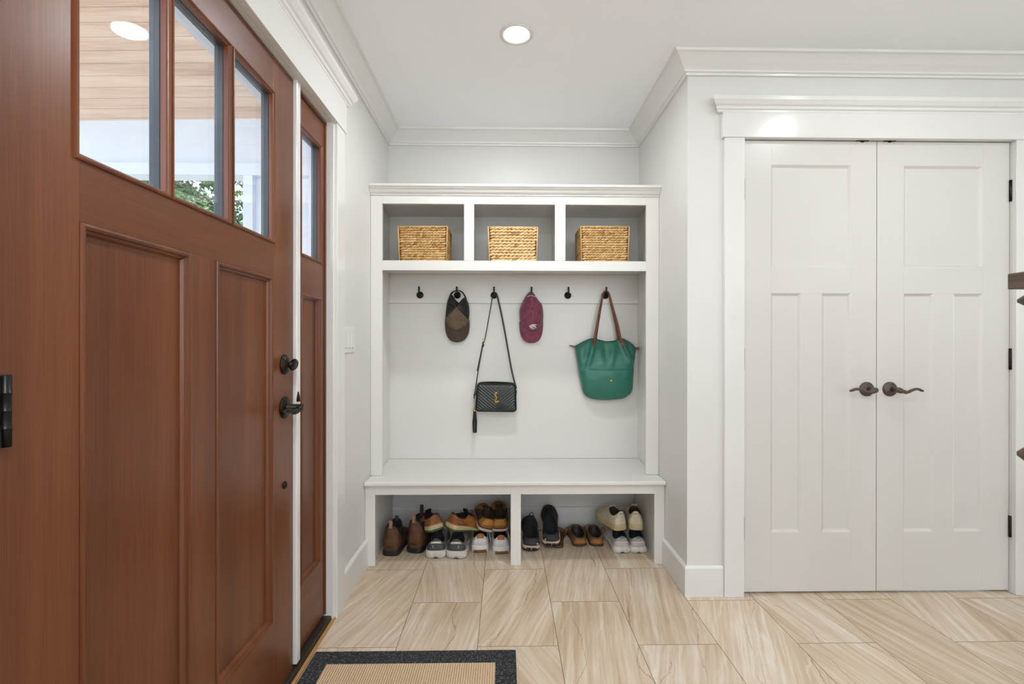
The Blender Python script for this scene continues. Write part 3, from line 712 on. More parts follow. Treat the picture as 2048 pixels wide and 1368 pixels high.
def lring(y, s_, up=0): return [Vector((cx5 + (p.x - cx5) * s_, BY - y, cz5 + (p.z - cz5) * s_ + (up * max(0, (p.z - cz5) / B_) ** 2 * (1 - .55 * abs((p.x - cx5) / A_) ** 2.5)))) for p in loop]
mb = MB(); mb.loft([lring(TH - .004, 1.0), lring(TH - .002, 1.028), lring(TH - .010, 1.02, .002), lring(.034, 1.035, .014), lring(.016, 1.02, .006), lring(.010, 1.028), lring(.004, .98)], True, False, True)
gus = mb.build('gusset', m_gm, bag, weld=True)
mb = MB(); mb.tube(lring(TH + .0, 1.02) + [lring(TH + .0, 1.02)[0]], .0022, 8); mb.build('piping', m_gm, bag)
mb = MB(); zt = cz5 + B_ * 1.035 + .012
mb.ribbon([(cx5 + q * .075, BY - .036, zt + .0005 - .012 * (abs(q) ** 2.5)) for q in [-1 + k / 6 for k in range(13)]], .007, .002, (0, 0, 1))
mb.build('zipper', m_black, gus)
# gold letters Y, S, L interlaced
gz = lambda x, y: Vector((cx5 + (x - 600) * .003013 / 10.53, BY - TH - .0175, 1.15 - (750 + y / 10.53 - 687.57) * .003013 + .003))
mb = MB()
mb.tube([gz(x, y) for x, y in ((562, 345), (580, 372), (598, 400))], [.0016, .0013, .0016], 8)
mb.tube([gz(x, y) for x, y in ((640, 342), (618, 370), (598, 400), (596, 470), (594, 500))], [.0010, .0012, .0016, .0022, .0018], 8)
S_ = catmull([gz(x, y) - Vector((0, .0015, 0)) for x, y in ((632, 398), (615, 385), (588, 388), (568, 412), (578, 442), (602, 460), (618, 490), (608, 520), (580, 532), (556, 520))], 4)
mb.tube(S_, [.0016] * 12 + [.0024] * 14 + [.0015] * (len(S_) - 26), 8)
L_ = catmull([gz(x, y) - Vector((0, .0028, 0)) for x, y in ((598, 470), (600, 510), (590, 548), (582, 566), (612, 560), (640, 562), (658, 548))], 4)
mb.tube(L_, [.0018] * 10 + [.0020] * (len(L_) - 10), 8)
mb.build('monogram', m_gold, bag, label='interlaced gold letters YSL')
mb = MB()
for k in range(9): 
    p = gz(570 + k * 8.5, 586); mb.box(p.x - .0009, p.x + .0009, p.y - .002, p.y + .0025, p.z - .0008, p.z + .0008)
mb.build('small_lettering', m_gold, bag, label='tiny gold lettering under the monogram')
# strap: over the hook, down to both rings
mb = MB()
left = catmull([bx(552, 118, .030), bx(538, 128, .028), bx(531, 155, .024), bx(505, 310, .03), bx(470, 500, .034), bx(452, 560, .034), bx(415, 760, .034), bx(387, 945, .032)], 6)
right = catmull([bx(552, 118, .030), bx(567, 126, .028), bx(576, 145, .024), bx(618, 330, .03), bx(660, 560, .034), bx(700, 780, .034), bx(738, 930, .034)], 6)
mb.ribbon(left, [.006] * 12 + [.0055] * (len(left) - 12), .0022, (.25, 1, .1)); mb.ribbon(right, [.008] * 8 + [.0105] * (len(right) - 8), .0022, (-.15, 1, 0))
mb.ribbon([bx(455, 530, .038), bx(440, 610, .038), bx(405, 780, .037)], .0075, .002, (.2, 1, 0))
mb.ribbon([bx(457, 552, .041), bx(451, 572, .041)], .012, .003, (0, 1, 0))
mb.build('strap', m_gm, bag)
mb = MB()
for p, r in ((bx(458, 515, .038), .007), (bx(737, 942, .034), .006), (bx(386, 946, .032), .006)):
    mb = MB(); mb.tube([p + Vector((r * math.cos(a), 0, r * math.sin(a))) for a in [2 * PI * k / 16 for k in range(17)]], .0013, 6)
    mb.build('buckle', m_gold, bag)
mb = MB(); mb.ribbon([bx(386, 955, .034), bx(380, 985, .036), bx(378, 1015, .036)], [.008, .011, .006], .004, (0, 1, 0)); mb.tube([bx(379, 1010, .036), bx(382, 1060, .036), bx(382, 1100, .036)], .0016, 6)
mb.build('tassel_cord', m_gm, bag)
for a, c in (((737, 948), (733, 990)), ((390, 948), (396, 990))):
    mb = MB(); mb.ribbon([bx(*a, .034), bx(*c, .040)], .010, .003, (0, 1, 0)); mb.build('strap_tab', m_gm, bag)
tas = MB(); tas.lathe([(.008, -.0), (.0095, .002), (.0095, .012), (.006, .014), (.003, .016)], bx(383, 1124, .036), 'Z', 16); ts = tas.build('tassel_cap', m_gold, bag)
mb = MB()
for k in range(26):
    a = 2 * PI * k / 26; r = .0075 * (.6 + .4 * R.random()); p = bx(383, 1122, .036); q = bx(384 + 16 * math.cos(a), 1308 + R.uniform(-4, 2), .036 + .010 * math.sin(a))
    mb.ribbon([p + Vector((r * math.cos(a), r * math.sin(a), 0)), (p + q) / 2 + Vector((.008 * math.cos(a), .006 * math.sin(a), 0)), q], .0034, .0012, (math.cos(a), math.sin(a), 0))
mb.build('tassel', m_gm, bag)

# ------------------------------------------------------------------ green tote
m_nylon = M('green_nylon', (34, 108, 90), .38, var=.07, vs=9, bump=(600, .12, .0004), sheen=.15); m_tan = M('brown_leather_trim', (118, 66, 44), .45, var=.15, bump=(500, .2, .0004))
K6 = .000573; TY = HY - .004
tx_ = lambda x, y, d=0: Vector((HX[5] + (x - 475) * K6, TY - d, 1.5326 - y * K6))
tote = thing('tote_bag', 'green nylon tote bag with brown leather handles hanging from the last hook', 'bag', (HX[5], TY, .80))
topl = [(145, 700), (180, 682), (250, 645), (330, 618), (400, 632), (475, 650), (560, 642), (640, 618), (700, 640), (760, 680), (800, 728)]
botl = [(148, 712), (172, 860), (190, 990), (212, 1100), (236, 1190), (285, 1240), (370, 1262), (470, 1268), (570, 1262), (660, 1250), (722, 1210), (752, 1170), (762, 1050), (768, 930), (782, 830), (800, 740)]
def resamp(l, n):
    c = catmull([(a, b_, 0) for a, b_ in l], 8); L = [0]
    for a, b_ in zip(c, c[1:]): L.append(L[-1] + (b_ - a).length)
    out = []; j = 0
    for k in range(n + 1):
        s_ = L[-1] * k / n
        while j < len(L) - 2 and L[j + 1] < s_: j += 1
        out.append(c[j].lerp(c[j + 1], (s_ - L[j]) / max(1e-9, L[j + 1] - L[j])))
    return out
NT_ = 60; tl, bl_ = resamp(topl, NT_), resamp(botl, NT_)
def tote_pt(i, q, front=True):
    a, b_ = tl[i], bl_[i]; x = a.x + (b_.x - a.x) * q; y = a.y + (b_.y - a.y) * q; u = i / NT_ * 2 - 1
    prof = (max(0, 1 - abs(u) ** 2.6)) ** .6
    th = prof * (.018 + .052 * (math.sin(PI * min(1, q * .98 + .01)) ** .5) * (.55 + .45 * q)) * (1 if q < .97 else .8)
    if not front: return tx_(x, y, .004)
    # folds hanging from the handle roots
    d = .006 + th
    for hx, w_, s_, amp in ((345, 24, -.30, .016), (640, 22, .42, .020), (690, 30, .25, -.013), (290, 36, -.16, -.012), (560, 34, -.18, .010), (450, 40, .12, -.008)):
        lx = hx + s_ * (y - 640); fade = max(0, 1 - abs(y - 760) / 260)
        d += amp * math.exp(-((x - lx) / w_) ** 2) * fade * prof
    d += .003 * mnoise.noise(Vector((x * .012, y * .009, 1.3))) * prof
    if y > 935: d += .004 * prof * min(1, (y - 935) / 8)     # lower pocket flap stands proud
    else: d -= .003 * prof * max(0, 1 - (935 - y) / 60)
    return tx_(x, y, d)
mb = MB(); nq = 54; QS = [k / nq for k in range(nq + 1)]
fr_ = [[tote_pt(i, q) for q in QS] for i in range(NT_ + 1)]; mb.loft(fr_, False)
bk_ = [[tote_pt(i, q, False) for q in QS] for i in range(NT_ + 1)]; mb.loft(bk_, False)
for a, c in ((0, 0), (nq, nq)):
    mb.loft([[fr_[i][a] for i in range(NT_ + 1)], [bk_[i][c] for i in range(NT_ + 1)]], False)
mb.loft([fr_[0], bk_[0]], False); mb.loft([fr_[-1], bk_[-1]], False)
mb.build('body', m_nylon, tote, weld=True)
mb = MB()
def on_front(x, y, off):
    bi, bd = None, 1e9
    for i in range(0, NT_ + 1):
        for k in range(0, nq + 1, 1):
            p = fr_[i][k]; t_ = tx_(x, y); dd = (p.x - t_.x) ** 2 + (p.z - t_.z) ** 2
            if dd < bd: bd, bi = dd, p
    return Vector((tx_(x, y).x, bi.y - off, tx_(x, y).z))
mb.tube([on_front(x, 940 + 3 * math.sin(x / 60), .001) for x in range(290, 750, 20)], .0016, 6); mb.build('pocket_seam', m_nylon, tote)
mb = MB(); mb.lathe([(.0065, -.004), (.0068, .001), (.005, .003), (.003, .0035), (.0025, .002)], on_front(512, 1055, .001), 'Y', 18); mb.build('snap', m_gold, tote)
mb = MB(); mb.tube([fr_[i][0] + Vector((0, 0, .001)) for i in range(NT_ + 1)], .0018, 6); mb.build('zipper', m_mesh, tote)
mb = MB()
for (x0, y0), (x1, y1) in (((88, 690), (150, 708)), ((795, 722), (850, 722))):
    mb = MB()
    p, q = tx_(x0, y0, .012), tx_(x1, y1, .016); mb.ribbon([p, (p + q) / 2, q], [.006, .012, .016] if x0 < 400 else [.016, .018, .014], .004, (0, 1, 0))
    mb.build('tab', m_tan, tote, label='brown leather end tab')
def handle(off, dx, dep):
    pts = [(346 + dx, 650), (352 + dx, 600), (380 + dx * .8, 440), (415 + dx * .5, 260), (440, 165), (452, 128), (474, 113), (496, 126), (512, 165), (545 - dx * .5, 290), (590 - dx * .8, 460), (618 - dx, 600), (632 - dx, 650)]
    rp = [tx_(x, y, dep + (.0 if y < 250 else min(1, (y - 250) / 300) * (off - dep))) for x, y in pts]
    c = catmull(rp, 5); mb = MB(); n = len(c)
    wd = [.0075 + .006 * abs(2 * k / (n - 1) - 1) ** 2 for k in range(n)]
    mb.tube(c, [w_ * .66 for w_ in wd], 10); 
    return mb
h1 = handle(.040, 0, .030); 
for (x, y, s_) in ((346, 650, 1), (634, 650, -1)):
    p = on_front(x, y + 10, .002); mbp = h1
    # shield-shaped leather patch at the handle root
    sh = [(-14, -45), (14, -45), (17, -5), (20, 25), (10, 50), (0, 62), (-12, 45), (-17, 20), (-15, -5)]
    vs_ = [on_front(x + a * 1.4 + (s_ == -1) * (b_ * .25), y + 5 + b_ * .65, .004) for a, b_ in sh]; vb = [v + Vector((0, .005, 0)) for v in vs_]
    mbp.loft([vs_, vb], True, True, True, False)
h1.build('handle', m_tan, tote)
h2 = handle(.022, 16, .022); h2.build('handle', m_tan, tote)

# ------------------------------------------------------------------ shoes
TAB = [(0, 0, 0), (.03, .003, .30), (.06, .018, .52), (.09, .05, .66), (.12, .10, .72), (.17, .20, .73), (.22, .33, .73), (.27, .46, .79), (.32, .60, .93),
       (.36, .72, 1.0), (.40, .83, .93), (.44, .925, .70), (.47, .975, .42), (.49, .997, .16), (.5, 1, 0)]
def tabv(t):
    for (a, s0, h0), (b_, s1, h1) in zip(TAB, TAB[1:]):
        if t <= b_ + 1e-9:
            q = (t - a) / (b_ - a); return s0 + (s1 - s0) * q, h0 + (h1 - h0) * q
    return 1, 0
def smooth(a, b_, x): q = min(1, max(0, (x - a) / (b_ - a))); return q * q * (3 - 2 * q)
class Shoe:
    def __init__(s, name, label, loc, rot, group, L=.28, W=.104, side=1, hc=.08, hs=.055, ht=.085, toe=.032, mid=(.03, .018), c=(.035, .42), cw=.034, heelw=1.0, shaft=False, bulge=.004, inset=.93, spring=.012):
        s.__dict__.update(locals()); s.root = thing(name, label, {'running_shoe': 'shoe', 'ankle_boot': 'boot', 'leather_sandal': 'sandal'}.get(name, 'shoe'), loc, group, tuple(math.radians(a) for a in rot))
    def out(s, t, k=1.0):
        t = t % 1.0; sg = 1
        if t > .5: t = 1 - t; sg = -1
        y, h = tabv(t); h *= 1 + (s.heelw - 1) * (1 - smooth(.25, .5, y))
        return Vector((sg * h * s.W / 2 * k - s.side * .010 * y * y, s.L * (.5 + (y - .5) * (1 + (k - 1) * .35)), 0)), y
    def ztop(s, y): return s.mid[0] + (s.mid[1] - s.mid[0]) * smooth(.2, .75, y) + s.spring * smooth(.75, 1, y)
    def col(s, t):
        a = 2 * PI * t; y0, y1 = s.c[0] * s.L, s.c[1] * s.L; tt = abs(((t + .5) % 1.0) - .5)
        h = s.hc + (s.hs - s.hc) * smooth(0, .2, tt) if tt < .2 else s.hs + (s.ht - s.hs) * smooth(.22, .5, tt)
        sq = lambda v: math.copysign(abs(v) ** .85, v)
        return Vector((sq(math.sin(a)) * s.cw - s.side * .002, (y0 + y1) / 2 - math.cos(a) * (y1 - y0) / 2, h))
    def S(s, t, v):
        P0, y = s.out(t, s.inset); P0.z = s.ztop(y) - .002; P1 = s.col(t); k = smooth(.36, .62, y)
        H = P1.z - P0.z; o_ = Vector((P0.x, 0 if y > .15 else (P0.y - .1 * s.L), 0)); o_ = o_.normalized() if o_.length > 1e-6 else Vector((0, -1, 0))
        A1 = P0 + Vector((0, 0, .35 * H)) + o_ * s.bulge; A2 = P1 - Vector((0, 0, .3 * H)) + o_ * s.bulge * .6
        dxy = (P0 - P1); dxy.z = 0
        B1 = P0 + Vector((0, 0, s.toe)) + o_ * .003
        B2 = P1 + dxy * (.08 if s.shaft else .42) - Vector((0, 0, (.78 if s.shaft else .34) * (P1.z - P0.z - s.toe * .6)))
        C1, C2 = A1.lerp(B1, k), A2.lerp(B2, k); m = 1 - v
        return P0 * m ** 3 + C1 * 3 * m * m * v + C2 * 3 * m * v * v + P1 * v ** 3
    def N(s, t, v):
        a = s.S(t + .004, v) - s.S(t - .004, v); b_ = s.S(t, min(1, v + .03)) - s.S(t, max(0, v - .03)); n = a.cross(b_)
        if n.length < 1e-12: return Vector((0, 0, 1))
        return n.normalized()
    def upper(s, mat, lining, n=64, rim=None):
        mb = MB(); mb.loft([[s.S(i / n, j / 10) for i in range(n)] for j in range(11)], True)
        s.up = mb.build('upper', mat, s.root, local=True)
        mb = MB(); c = [s.col(i / n) for i in range(n)]; cc = sum(c, Vector()) / n
        def ins(k, z): return [Vector((cc.x + (p.x - cc.x) * k, cc.y + (p.y - cc.y) * (1 - (1 - k) * .5), z(p))) for p in c]
        fl = s.mid[0] + .010
        mb.loft([ins(1.02, lambda p: p.z - .003), ins(1.03, lambda p: p.z + .001), ins(.97, lambda p: p.z + .0035), ins(.88, lambda p: p.z + .001), ins(.84, lambda p: p.z * .6 + fl * .4), ins(.88, lambda p: fl)], True, False, True)
        mb.build('lining', lining, s.root, local=True)
    def sole(s, mat, z=None, k=(0.9, 1.0, 1.035, 1.0), notch=0, name='midsole', z0=0.0, label=None, n=96, dz=0):
        mb = MB(); rings = []
        lv = ((k[0], 0.0), (k[1], .12), (k[2], .45), ((k[2] + k[3]) / 2, .8), (k[3], 1.0))
        for kk, q in lv:
            ring = []
            for i in range(n):
                t = i / n; p, y = s.out(t, kk); b0 = z0 + s.spring * smooth(.75, 1, y); tp = (s.ztop(y) if z is None else z + s.spring * smooth(.75, 1, y)) + dz
                if notch:
                    tt = abs(((t + .5) % 1) - .5); b0 += notch * math.exp(-(tt / .012) ** 2) * (1 if q < .3 else .3)
                p.z = b0 + (tp - b0) * q; ring.append(p)
            rings.append(ring)
        mb.loft(rings, True, True, True); o = mb.build(name, mat, s.root, local=True)
        if label: o['label'] = label
        return o
    def patch(s, name, mat, t0, t1, v0, v1, off=.0018, taper=None, label=None, nt=14, nv=8):
        mb = MB(); g = []
        for j in range(nv + 1):
            q = j / nv; v = v0 + (v1 - v0) * q; k = taper(q) if taper else 1; row = []
            for i in range(nt + 1):
                tm = (t0 + t1) / 2; t = tm + (t0 + (t1 - t0) * i / nt - tm) * k
                row.append(s.S(t, v) + s.N(t, v) * off)
            g.append(row)
        mb.loft(g, False); 
        edge = [s.S(t0, v0)]
        o = mb.build(name, mat, s.up, local=True, weld=True, solid=.0016)
        if label: o['label'] = label
        return o
    def line(s, mb, pts, r=.0012, off=.001, n=6): mb.tube([s.S(t, v) + s.N(t, v) * off for t, v in pts], r, n)
    def laces(s, mat, rows=4, r=.0018, bow=False, v0=.45, v1=.93, wd=.055, label=None):
        mb = MB(); ps = []
        for k in range(rows):
            v = v0 + (v1 - v0) * k / (rows - 1); a, m, c = s.S(.5 - wd, v), s.S(.5, v), s.S(.5 + wd, v)
            mb.tube(catmull([a, a.lerp(m, .5) + Vector((0, 0, .0045)), m + Vector((0, 0, .0055)), c.lerp(m, .5) + Vector((0, 0, .0045)), c], 3), r, 6); ps.append((a, c, m))
        if bow:
            m = ps[-1][2] + Vector((0, 0, .006))
            for sg in (-1, 1):
                mb.tube(catmull([m, m + Vector((sg * .015, -.004, .018)), m + Vector((sg * .032, 0, .012)), m + Vector((sg * .02, .006, .002)), m], 5), r, 6)
                mb.tube(catmull([m, m + Vector((sg * .02, .012, .004)), m + Vector((sg * .038, .02, -.012)), m + Vector((sg * .042, .024, -.03))], 5), r, 6)
        o = mb.build('laces', mat, s.root, local=True)
        if label: o['label'] = label
    def tongue(s, mat, up=.022, wd=.040, lean=-.02, th=.005):
        p = s.col(.5); a = s.S(.5, .8); mb = MB()
        pts = catmull([a + Vector((0, 0, .001)), p + Vector((0, -.004, .003)), p + Vector((0, lean, up))], 5); n = len(pts)
        mb.ribbon(pts, [wd * (1 - .25 * (k / (n - 1)) ** 3) for k in range(n)], th, (0, 1, .6)); mb.build('tongue', mat, s.root, local=True, bevel=.0015)
    def loop(s, mat, cen, h=.02, wd=.010, axis='x', name='pull_tab', th=.0018, label=None):
        cen = Vector(cen); e = Vector((1, 0, 0)) if axis == 'x' else Vector((0, 1, 0)); nn = Vector((0, 1, 0)) if axis == 'x' else Vector((1, 0, 0))
        mb = MB(); pts = catmull([cen - nn * .006, cen - nn * .005 + Vector((0, 0, h * .7)), cen + Vector((0, 0, h)), cen + nn * .005 + Vector((0, 0, h * .7)), cen + nn * .006], 4)
        mb.ribbon(pts, wd, th, (0, 0, 1) if False else nn); o = mb.build(name, mat, s.root, local=True)
        if label: o['label'] = label

m_bootl = M('brown_oiled_leather', (86, 55, 36), .6, var=.32, vs=26, bump=(160, .25, .001)); m_elas = M('black_elastic', (22, 22, 26), .8, bump=(900, .4, .0005))
m_bootsole = M('black_rubber', (27, 27, 28), .6, var=.1); m_lin = M('dark_lining', (18, 19, 22), .85); m_tabm = M('tan_webbing', (150, 112, 88), .7); m_tabd = M('brown_webbing', (58, 42, 34), .7)
G_ = 'shoes under the bench'
def boot(label, loc, rot, side, hc, ptab):
    s = Shoe('ankle_boot', label, loc, rot, 'brown ankle boots', .29, .118, side, hc, hc - .028, hc - .004, .05, (.03, .024), (.03, .42), .041, 1.12, True, .006, .93, .006)
    s.upper(m_bootl, m_lin); s.sole(m_bootsole, k=(.96, 1.02, 1.03, .99), name='sole', label='thick black rubber sole')
    for t0, t1 in ((.13, .33), (.67, .87)): s.patch('elastic_panel', m_elas, t0, t1, .45, .985, .0012, lambda q: .35 + .75 * q)
    s.patch('heel_stay', m_bootl, -.035, .035, .1, 1.0, .0016); mb = MB(); s.line(mb, [(t / 40, .30) for t in range(-7, 8)], .0009); mb.build('stitching', m_bootl, s.up, local=True)
    p = s.col(0); s.loop(m_tabm, p + Vector((0, .003, -.016)), .040, .016, label='tan pull tab'); p = s.col(.5)
    s.loop(m_tabd, p + Vector((0, -.003, -.012)), ptab, .018)
boot('brown ankle boot with elastic side panel, leftmost of all the footwear', (-.622, 2.560, 0), (0, 0, -4), -1, .165, .028)
boot('brown ankle boot with a tall standing pull tab, beside the gray running shoes', (-.502, 2.594, 0), (0, 0, -13), 1, .182, .062)

m_gr = M('gray_knit', (122, 116, 114), .8, var=.15, vs=90, bump=(700, .5, .0006)); m_grd = M('charcoal_heel_band', (72, 68, 69), .6); m_foam = M('white_foam', (206, 200, 192), .6, var=.06, vs=50)
m_refl = M('pale_reflective', (214, 210, 196), .4); m_mint = M('mint_overlay', (158, 176, 150), .6); m_lightgr = M('light_gray_mesh', (176, 170, 168), .75, var=.1, vs=120, bump=(800, .5, .0006)); m_silv = M('silver_lace', (178, 176, 178), .6)
def runner_a(label, loc, rot, side):
    s = Shoe('running_shoe', label, loc, rot, 'gray running shoes with charcoal heel', .285, .112, side, .104, .074, .105, .034, (.042, .026), (.03, .40), .039, 1.36, False, .005, .93, .014)
    s.upper(m_gr, m_lin); s.sole(m_foam, k=(.93, 1.0, 1.06, .98), notch=.012, label='white foam sole with heel notch'); s.sole(m_bootsole, .004, (.9, .95, .95, .93), 0, 'outsole', .0)
    s.patch('heel_band', m_grd, -.115, .115, .05, .58, .002, lambda q: .72 + .35 * q, 'charcoal heel band'); s.patch('heel_tab', m_grd, -.05, .05, .72, 1.0, .002, lambda q: 1.1 - .25 * q)
    s.patch('reflective_strip', m_refl, -.066, .066, .62, .76, .0035, None, 'pale reflective strip')
    s.patch('overlay', m_mint, .10, .17, -.0, .30, .0018, lambda q: 1 - .7 * q); s.patch('overlay', m_mint, -.17, -.10, -.0, .30, .0018, lambda q: 1 - .7 * q)
    mb = MB(); s.line(mb, [(.030 * side, .46), (.020 * side, .43), (.022 * side, .36), (.014 * side, .25)], .0012, .0035); mb.build('logo', m_refl, s.up, local=True)
    s.tongue(m_lin, .024); s.laces(m_silv, 5, .0016, True)
runner_a('gray running shoe with charcoal heel band, next to the brown boots', (-.372, 2.530, 0), (0, 0, 1), -1)
runner_a('gray running shoe with charcoal heel band, next to the white sneakers', (-.262, 2.524, 0), (0, 0, -3), 1)

m_tn = M('tan_nubuck', (160, 100, 46), .6, var=.14, vs=30, bump=(400, .3, .0006)); m_tnd = M('dark_brown_overlay', (74, 46, 30), .6, var=.2); m_crm = M('cream_midsole', (200, 182, 140), .65); m_grn = M('olive_rubber', (74, 88, 46), .7)
m_tns = M('pale_stitch', (206, 150, 84), .6)
def trail(label, loc, rot, side):
    s = Shoe('trail_shoe', label, loc, rot, 'tan trail shoes', .262, .100, side, .090, .072, .092, .034, (.034, .022), (.03, .42), .036, 1.22, False, .005, .95, .010)
    s.upper(m_tn, m_lin); s.sole(m_crm, k=(.97, 1.02, 1.05, 1.0), z0=.010); s.sole(m_grn, .011, (.93, 1.0, 1.02, 1.0), 0, 'outsole', 0.0, 'olive green outsole')
    s.patch('collar_band', m_tnd, -.30, .30, .86, 1.0, .0014); s.patch('toe_cap', m_tnd, .36, .64, 0, .32, .0014)
    mb = MB()
    for v in (.22, .36, .5, .64): s.line(mb, [(t / 60, v + .02 * math.sin(t / 3)) for t in range(-14, 15)], .0011)
    mb.build('stitching', m_tnd, s.up, local=True)
    mb = MB()
    for sg in (-1, 1):
        mb = MB()
        for v in (.42, .47): s.line(mb, [(sg * t / 100, v) for t in range(12, 24)], .0008)
        mb.build('contrast_stitching', m_tns, s.up, local=True)
    s.tongue(m_lin, .022); s.laces(m_tnd, 4, .0018, True)
trail('tan trail shoe with olive outsole lying on the gray running shoes, toe pointing left', (-.366, 2.590, .126), (-17, -4, 34), -1)
trail('tan trail shoe with olive outsole lying on the gray running shoes, toe pointing right', (-.312, 2.590, .132), (-17, 4, -44), 1)

m_wl = M('white_leather', (226, 222, 220), .42, var=.03, vs=30, bump=(300, .12, .0004)); m_gum = M('gum_rubber', (122, 82, 42), .6); m_heelt = M('tan_heel_tab', (168, 104, 56), .6)
def white_sneaker(label, loc, rot, side):
    s = Shoe('sneaker', label, loc, rot, 'white leather sneakers with tan heel', .285, .106, side, .102, .070, .098, .034, (.036, .024), (.03, .40), .037, 1.24, False, .006, .96, .012)
    s.upper(m_wl, m_lin); s.sole(m_wl, k=(.96, 1.01, 1.02, .99), z0=.0005); s.patch('heel_tab', m_heelt, -.062, .062, .62, 1.0, .0022, lambda q: .6 + .55 * q, 'tan heel tab')
    mb = MB(); rings = []
    for kk, z in ((.955, -.0002), (1.028, .001), (1.03, .016), (.95, .016)):
        rings.append([s.out(t / 400, kk)[0] + Vector((0, 0, z)) for t in range(-24, 25)])
    mb.loft(rings, False); mb.loft([rings[0], rings[-1]], False); mb.build('heel_rubber', m_gum, s.root, local=True)
    mb = MB(); s.line(mb, [(t / 60, .30 - .16 * math.cos(t / 14 * 1.5)) for t in range(-14, 15)], .0009); s.line(mb, [(t / 60, .40 - .12 * math.cos(t / 14 * 1.5)) for t in range(-14, 15)], .0008); mb.build('stitching', m_silv, s.up, local=True)
    s.tongue(m_wl, .020); s.laces(m_wl, 5, .0018)
    p = s.S(.5, .9); mb = MB(); sg = 1
    mb.tube(catmull([p, p + Vector((.03, -.02, .01)), p + Vector((.052, -.04, -.035)), p + Vector((.058, -.05, -.07)), p + Vector((.050, -.06, -.092))], 5), .0018, 6); mb.build('loose_lace', m_wl, s.root, local=True)
white_sneaker('white sneaker with tan heel tab beside the gray running shoe', (-.138, 2.600, 0), (0, 0, 4), -1)
white_sneaker('white sneaker with tan heel tab against the center divider', (-.020, 2.580, 0), (0, 0, 5), 1)
m_bt = M('tan_suede', (172, 116, 50), .62, var=.12, vs=40, bump=(500, .3, .0005)); m_btl = M('brown_lining', (58, 40, 28), .8, var=.2); m_bsole = M('off_white_sole', (198, 178, 160), .6)
def chukka(label, loc, rot, side):
    s = Shoe('boat_shoe', label, loc, rot, 'tan boat shoes with pale soles', .262, .100, side, .074, .064, .080, .032, (.024, .018), (.03, .46), .038, 1.25, False, .006, .96, .010)
    s.upper(m_bt, m_btl); s.sole(m_bsole, .016, k=(.98, 1.04, 1.06, 1.03), label='off-white sole'); s.sole(m_tnd, .026, (1.0, 1.01, 1.01, .99), 0, 'welt', .016)
    s.patch('heel_panel', m_bt, -.085, .085, .05, .96, .0025, lambda q: 1.05 - .12 * q); s.patch('side_panel', m_tnd, .16, .36, .1, .95, .0016); s.patch('side_panel', m_tnd, -.36, -.16, .1, .95, .0016)
    mb = MB(); s.line(mb, [(t / 60, .2) for t in range(-5, 6)], .0011, .0035); s.line(mb, [(t / 60, .27) for t in range(-5, 6)], .0009, .0035); mb.build('stitching', m_tnd, s.up, local=True)
    s.tongue(m_btl, .020, .045); s.laces(m_tnd, 3, .0018)
chukka('tan boat shoe tipped sideways on the white sneaker, left one of its pair', (-.108, 2.625, .104), (8, 17, 14), -1)
chukka('tan boat shoe propped toe up on the white sneakers by the divider', (-.030, 2.635, .100), (11, 0, 1), 1)

m_bk = M('black_fabric', (17, 18, 20), .7, var=.2, vs=80, bump=(800, .5, .0006)); m_chf = M('charcoal_heel_mesh', (52, 50, 54), .75, var=.18, vs=60, bump=(600, .5, .0006)); m_cr2 = M('cream_foam', (208, 184, 152), .6)
def black_runner(label, loc, rot, side):
    s = Shoe('running_shoe', label, loc, rot, 'black running shoes with cream soles', .285, .106, side, .066, .060, .108, .034, (.030, .024), (.05, .46), .041, 1.26, False, .005, .94, .016)
    s.upper(m_bk, m_lin); s.sole(m_cr2, k=(.96, 1.02, 1.07, 1.0), z0=.008); s.sole(m_bootsole, .0095, (.94, 1.0, 1.03, 1.02), 0, 'outsole', 0.0)
    s.patch('heel_counter', m_chf, -.14, .14, -.18, 1.0, .0036, lambda q: .62 + .42 * q, 'charcoal heel counter')
    mb = MB(); rings = []
    for kk, z in ((1.02, .002), (1.085, .004), (1.09, .022), (1.0, .024)): rings.append([s.out(t / 400, kk)[0] + Vector((0, 0, z)) for t in range(-16, 17)])
    mb.loft(rings, False); mb.build('heel_rubber', m_bootsole, s.root, local=True, solid=.002)
    mb = MB(); p = s.S(-.055 * side, .30) + s.N(-.055 * side, .30) * .0055; mb.ell(p, .004, .0022, .0055, None, 10, 8); mb.build('reflective_dot', m_refl, s.up, local=True, label='white reflective dot')
    mb = MB(); q = s.out(.003 * side, 1.10)[0]; mb.tube([q + Vector((.003, 0, .024)), q + Vector((0, -.001, .008))], .0012, 6); mb.tube([s.out(t / 400, 1.085)[0] + Vector((0, -.001, .024)) for t in range(-15, 16)], .0011, 6); mb.build('trim_line', m_refl, s.root, local=True)
    s.tongue(m_bk, .034, .046, -.010); s.laces(m_bk, 4, .0018)
    p = s.col(.5) + Vector((0, -.012, .028)); mb = MB(); mb.tube([p + Vector((.010 * math.cos(a), 0, .010 + .018 * math.sin(a))) for a in [PI * k / 8 - .3 for k in range(11)]], .0028, 6); mb.build('pull_tab', m_bk, s.root, local=True)
black_runner('black running shoe with cream sole beside the center divider', (.144, 2.608, .004), (9, 3, 3), -1)
black_runner('black running shoe propped toe up on a brown sandal', (.255, 2.625, .024), (21, 0, -4), 1)
m_sand = M('red_brown_leather', (86, 44, 26), .42, var=.15, bump=(300, .2, .0005))
s = Shoe('leather_sandal', 'brown leather sandal lying under the black running shoe', (.296, 2.650, 0), (0, 0, -6), None, .245, .090, 1, spring=.003)
s.sole(m_sand, .012, (.97, 1.0, 1.0, .97), 0, 'sole', 0.0); s.sole(m_tnd, .0145, (.88, .90, .90, .88), 0, 'footbed', .011)
mb = MB(); 
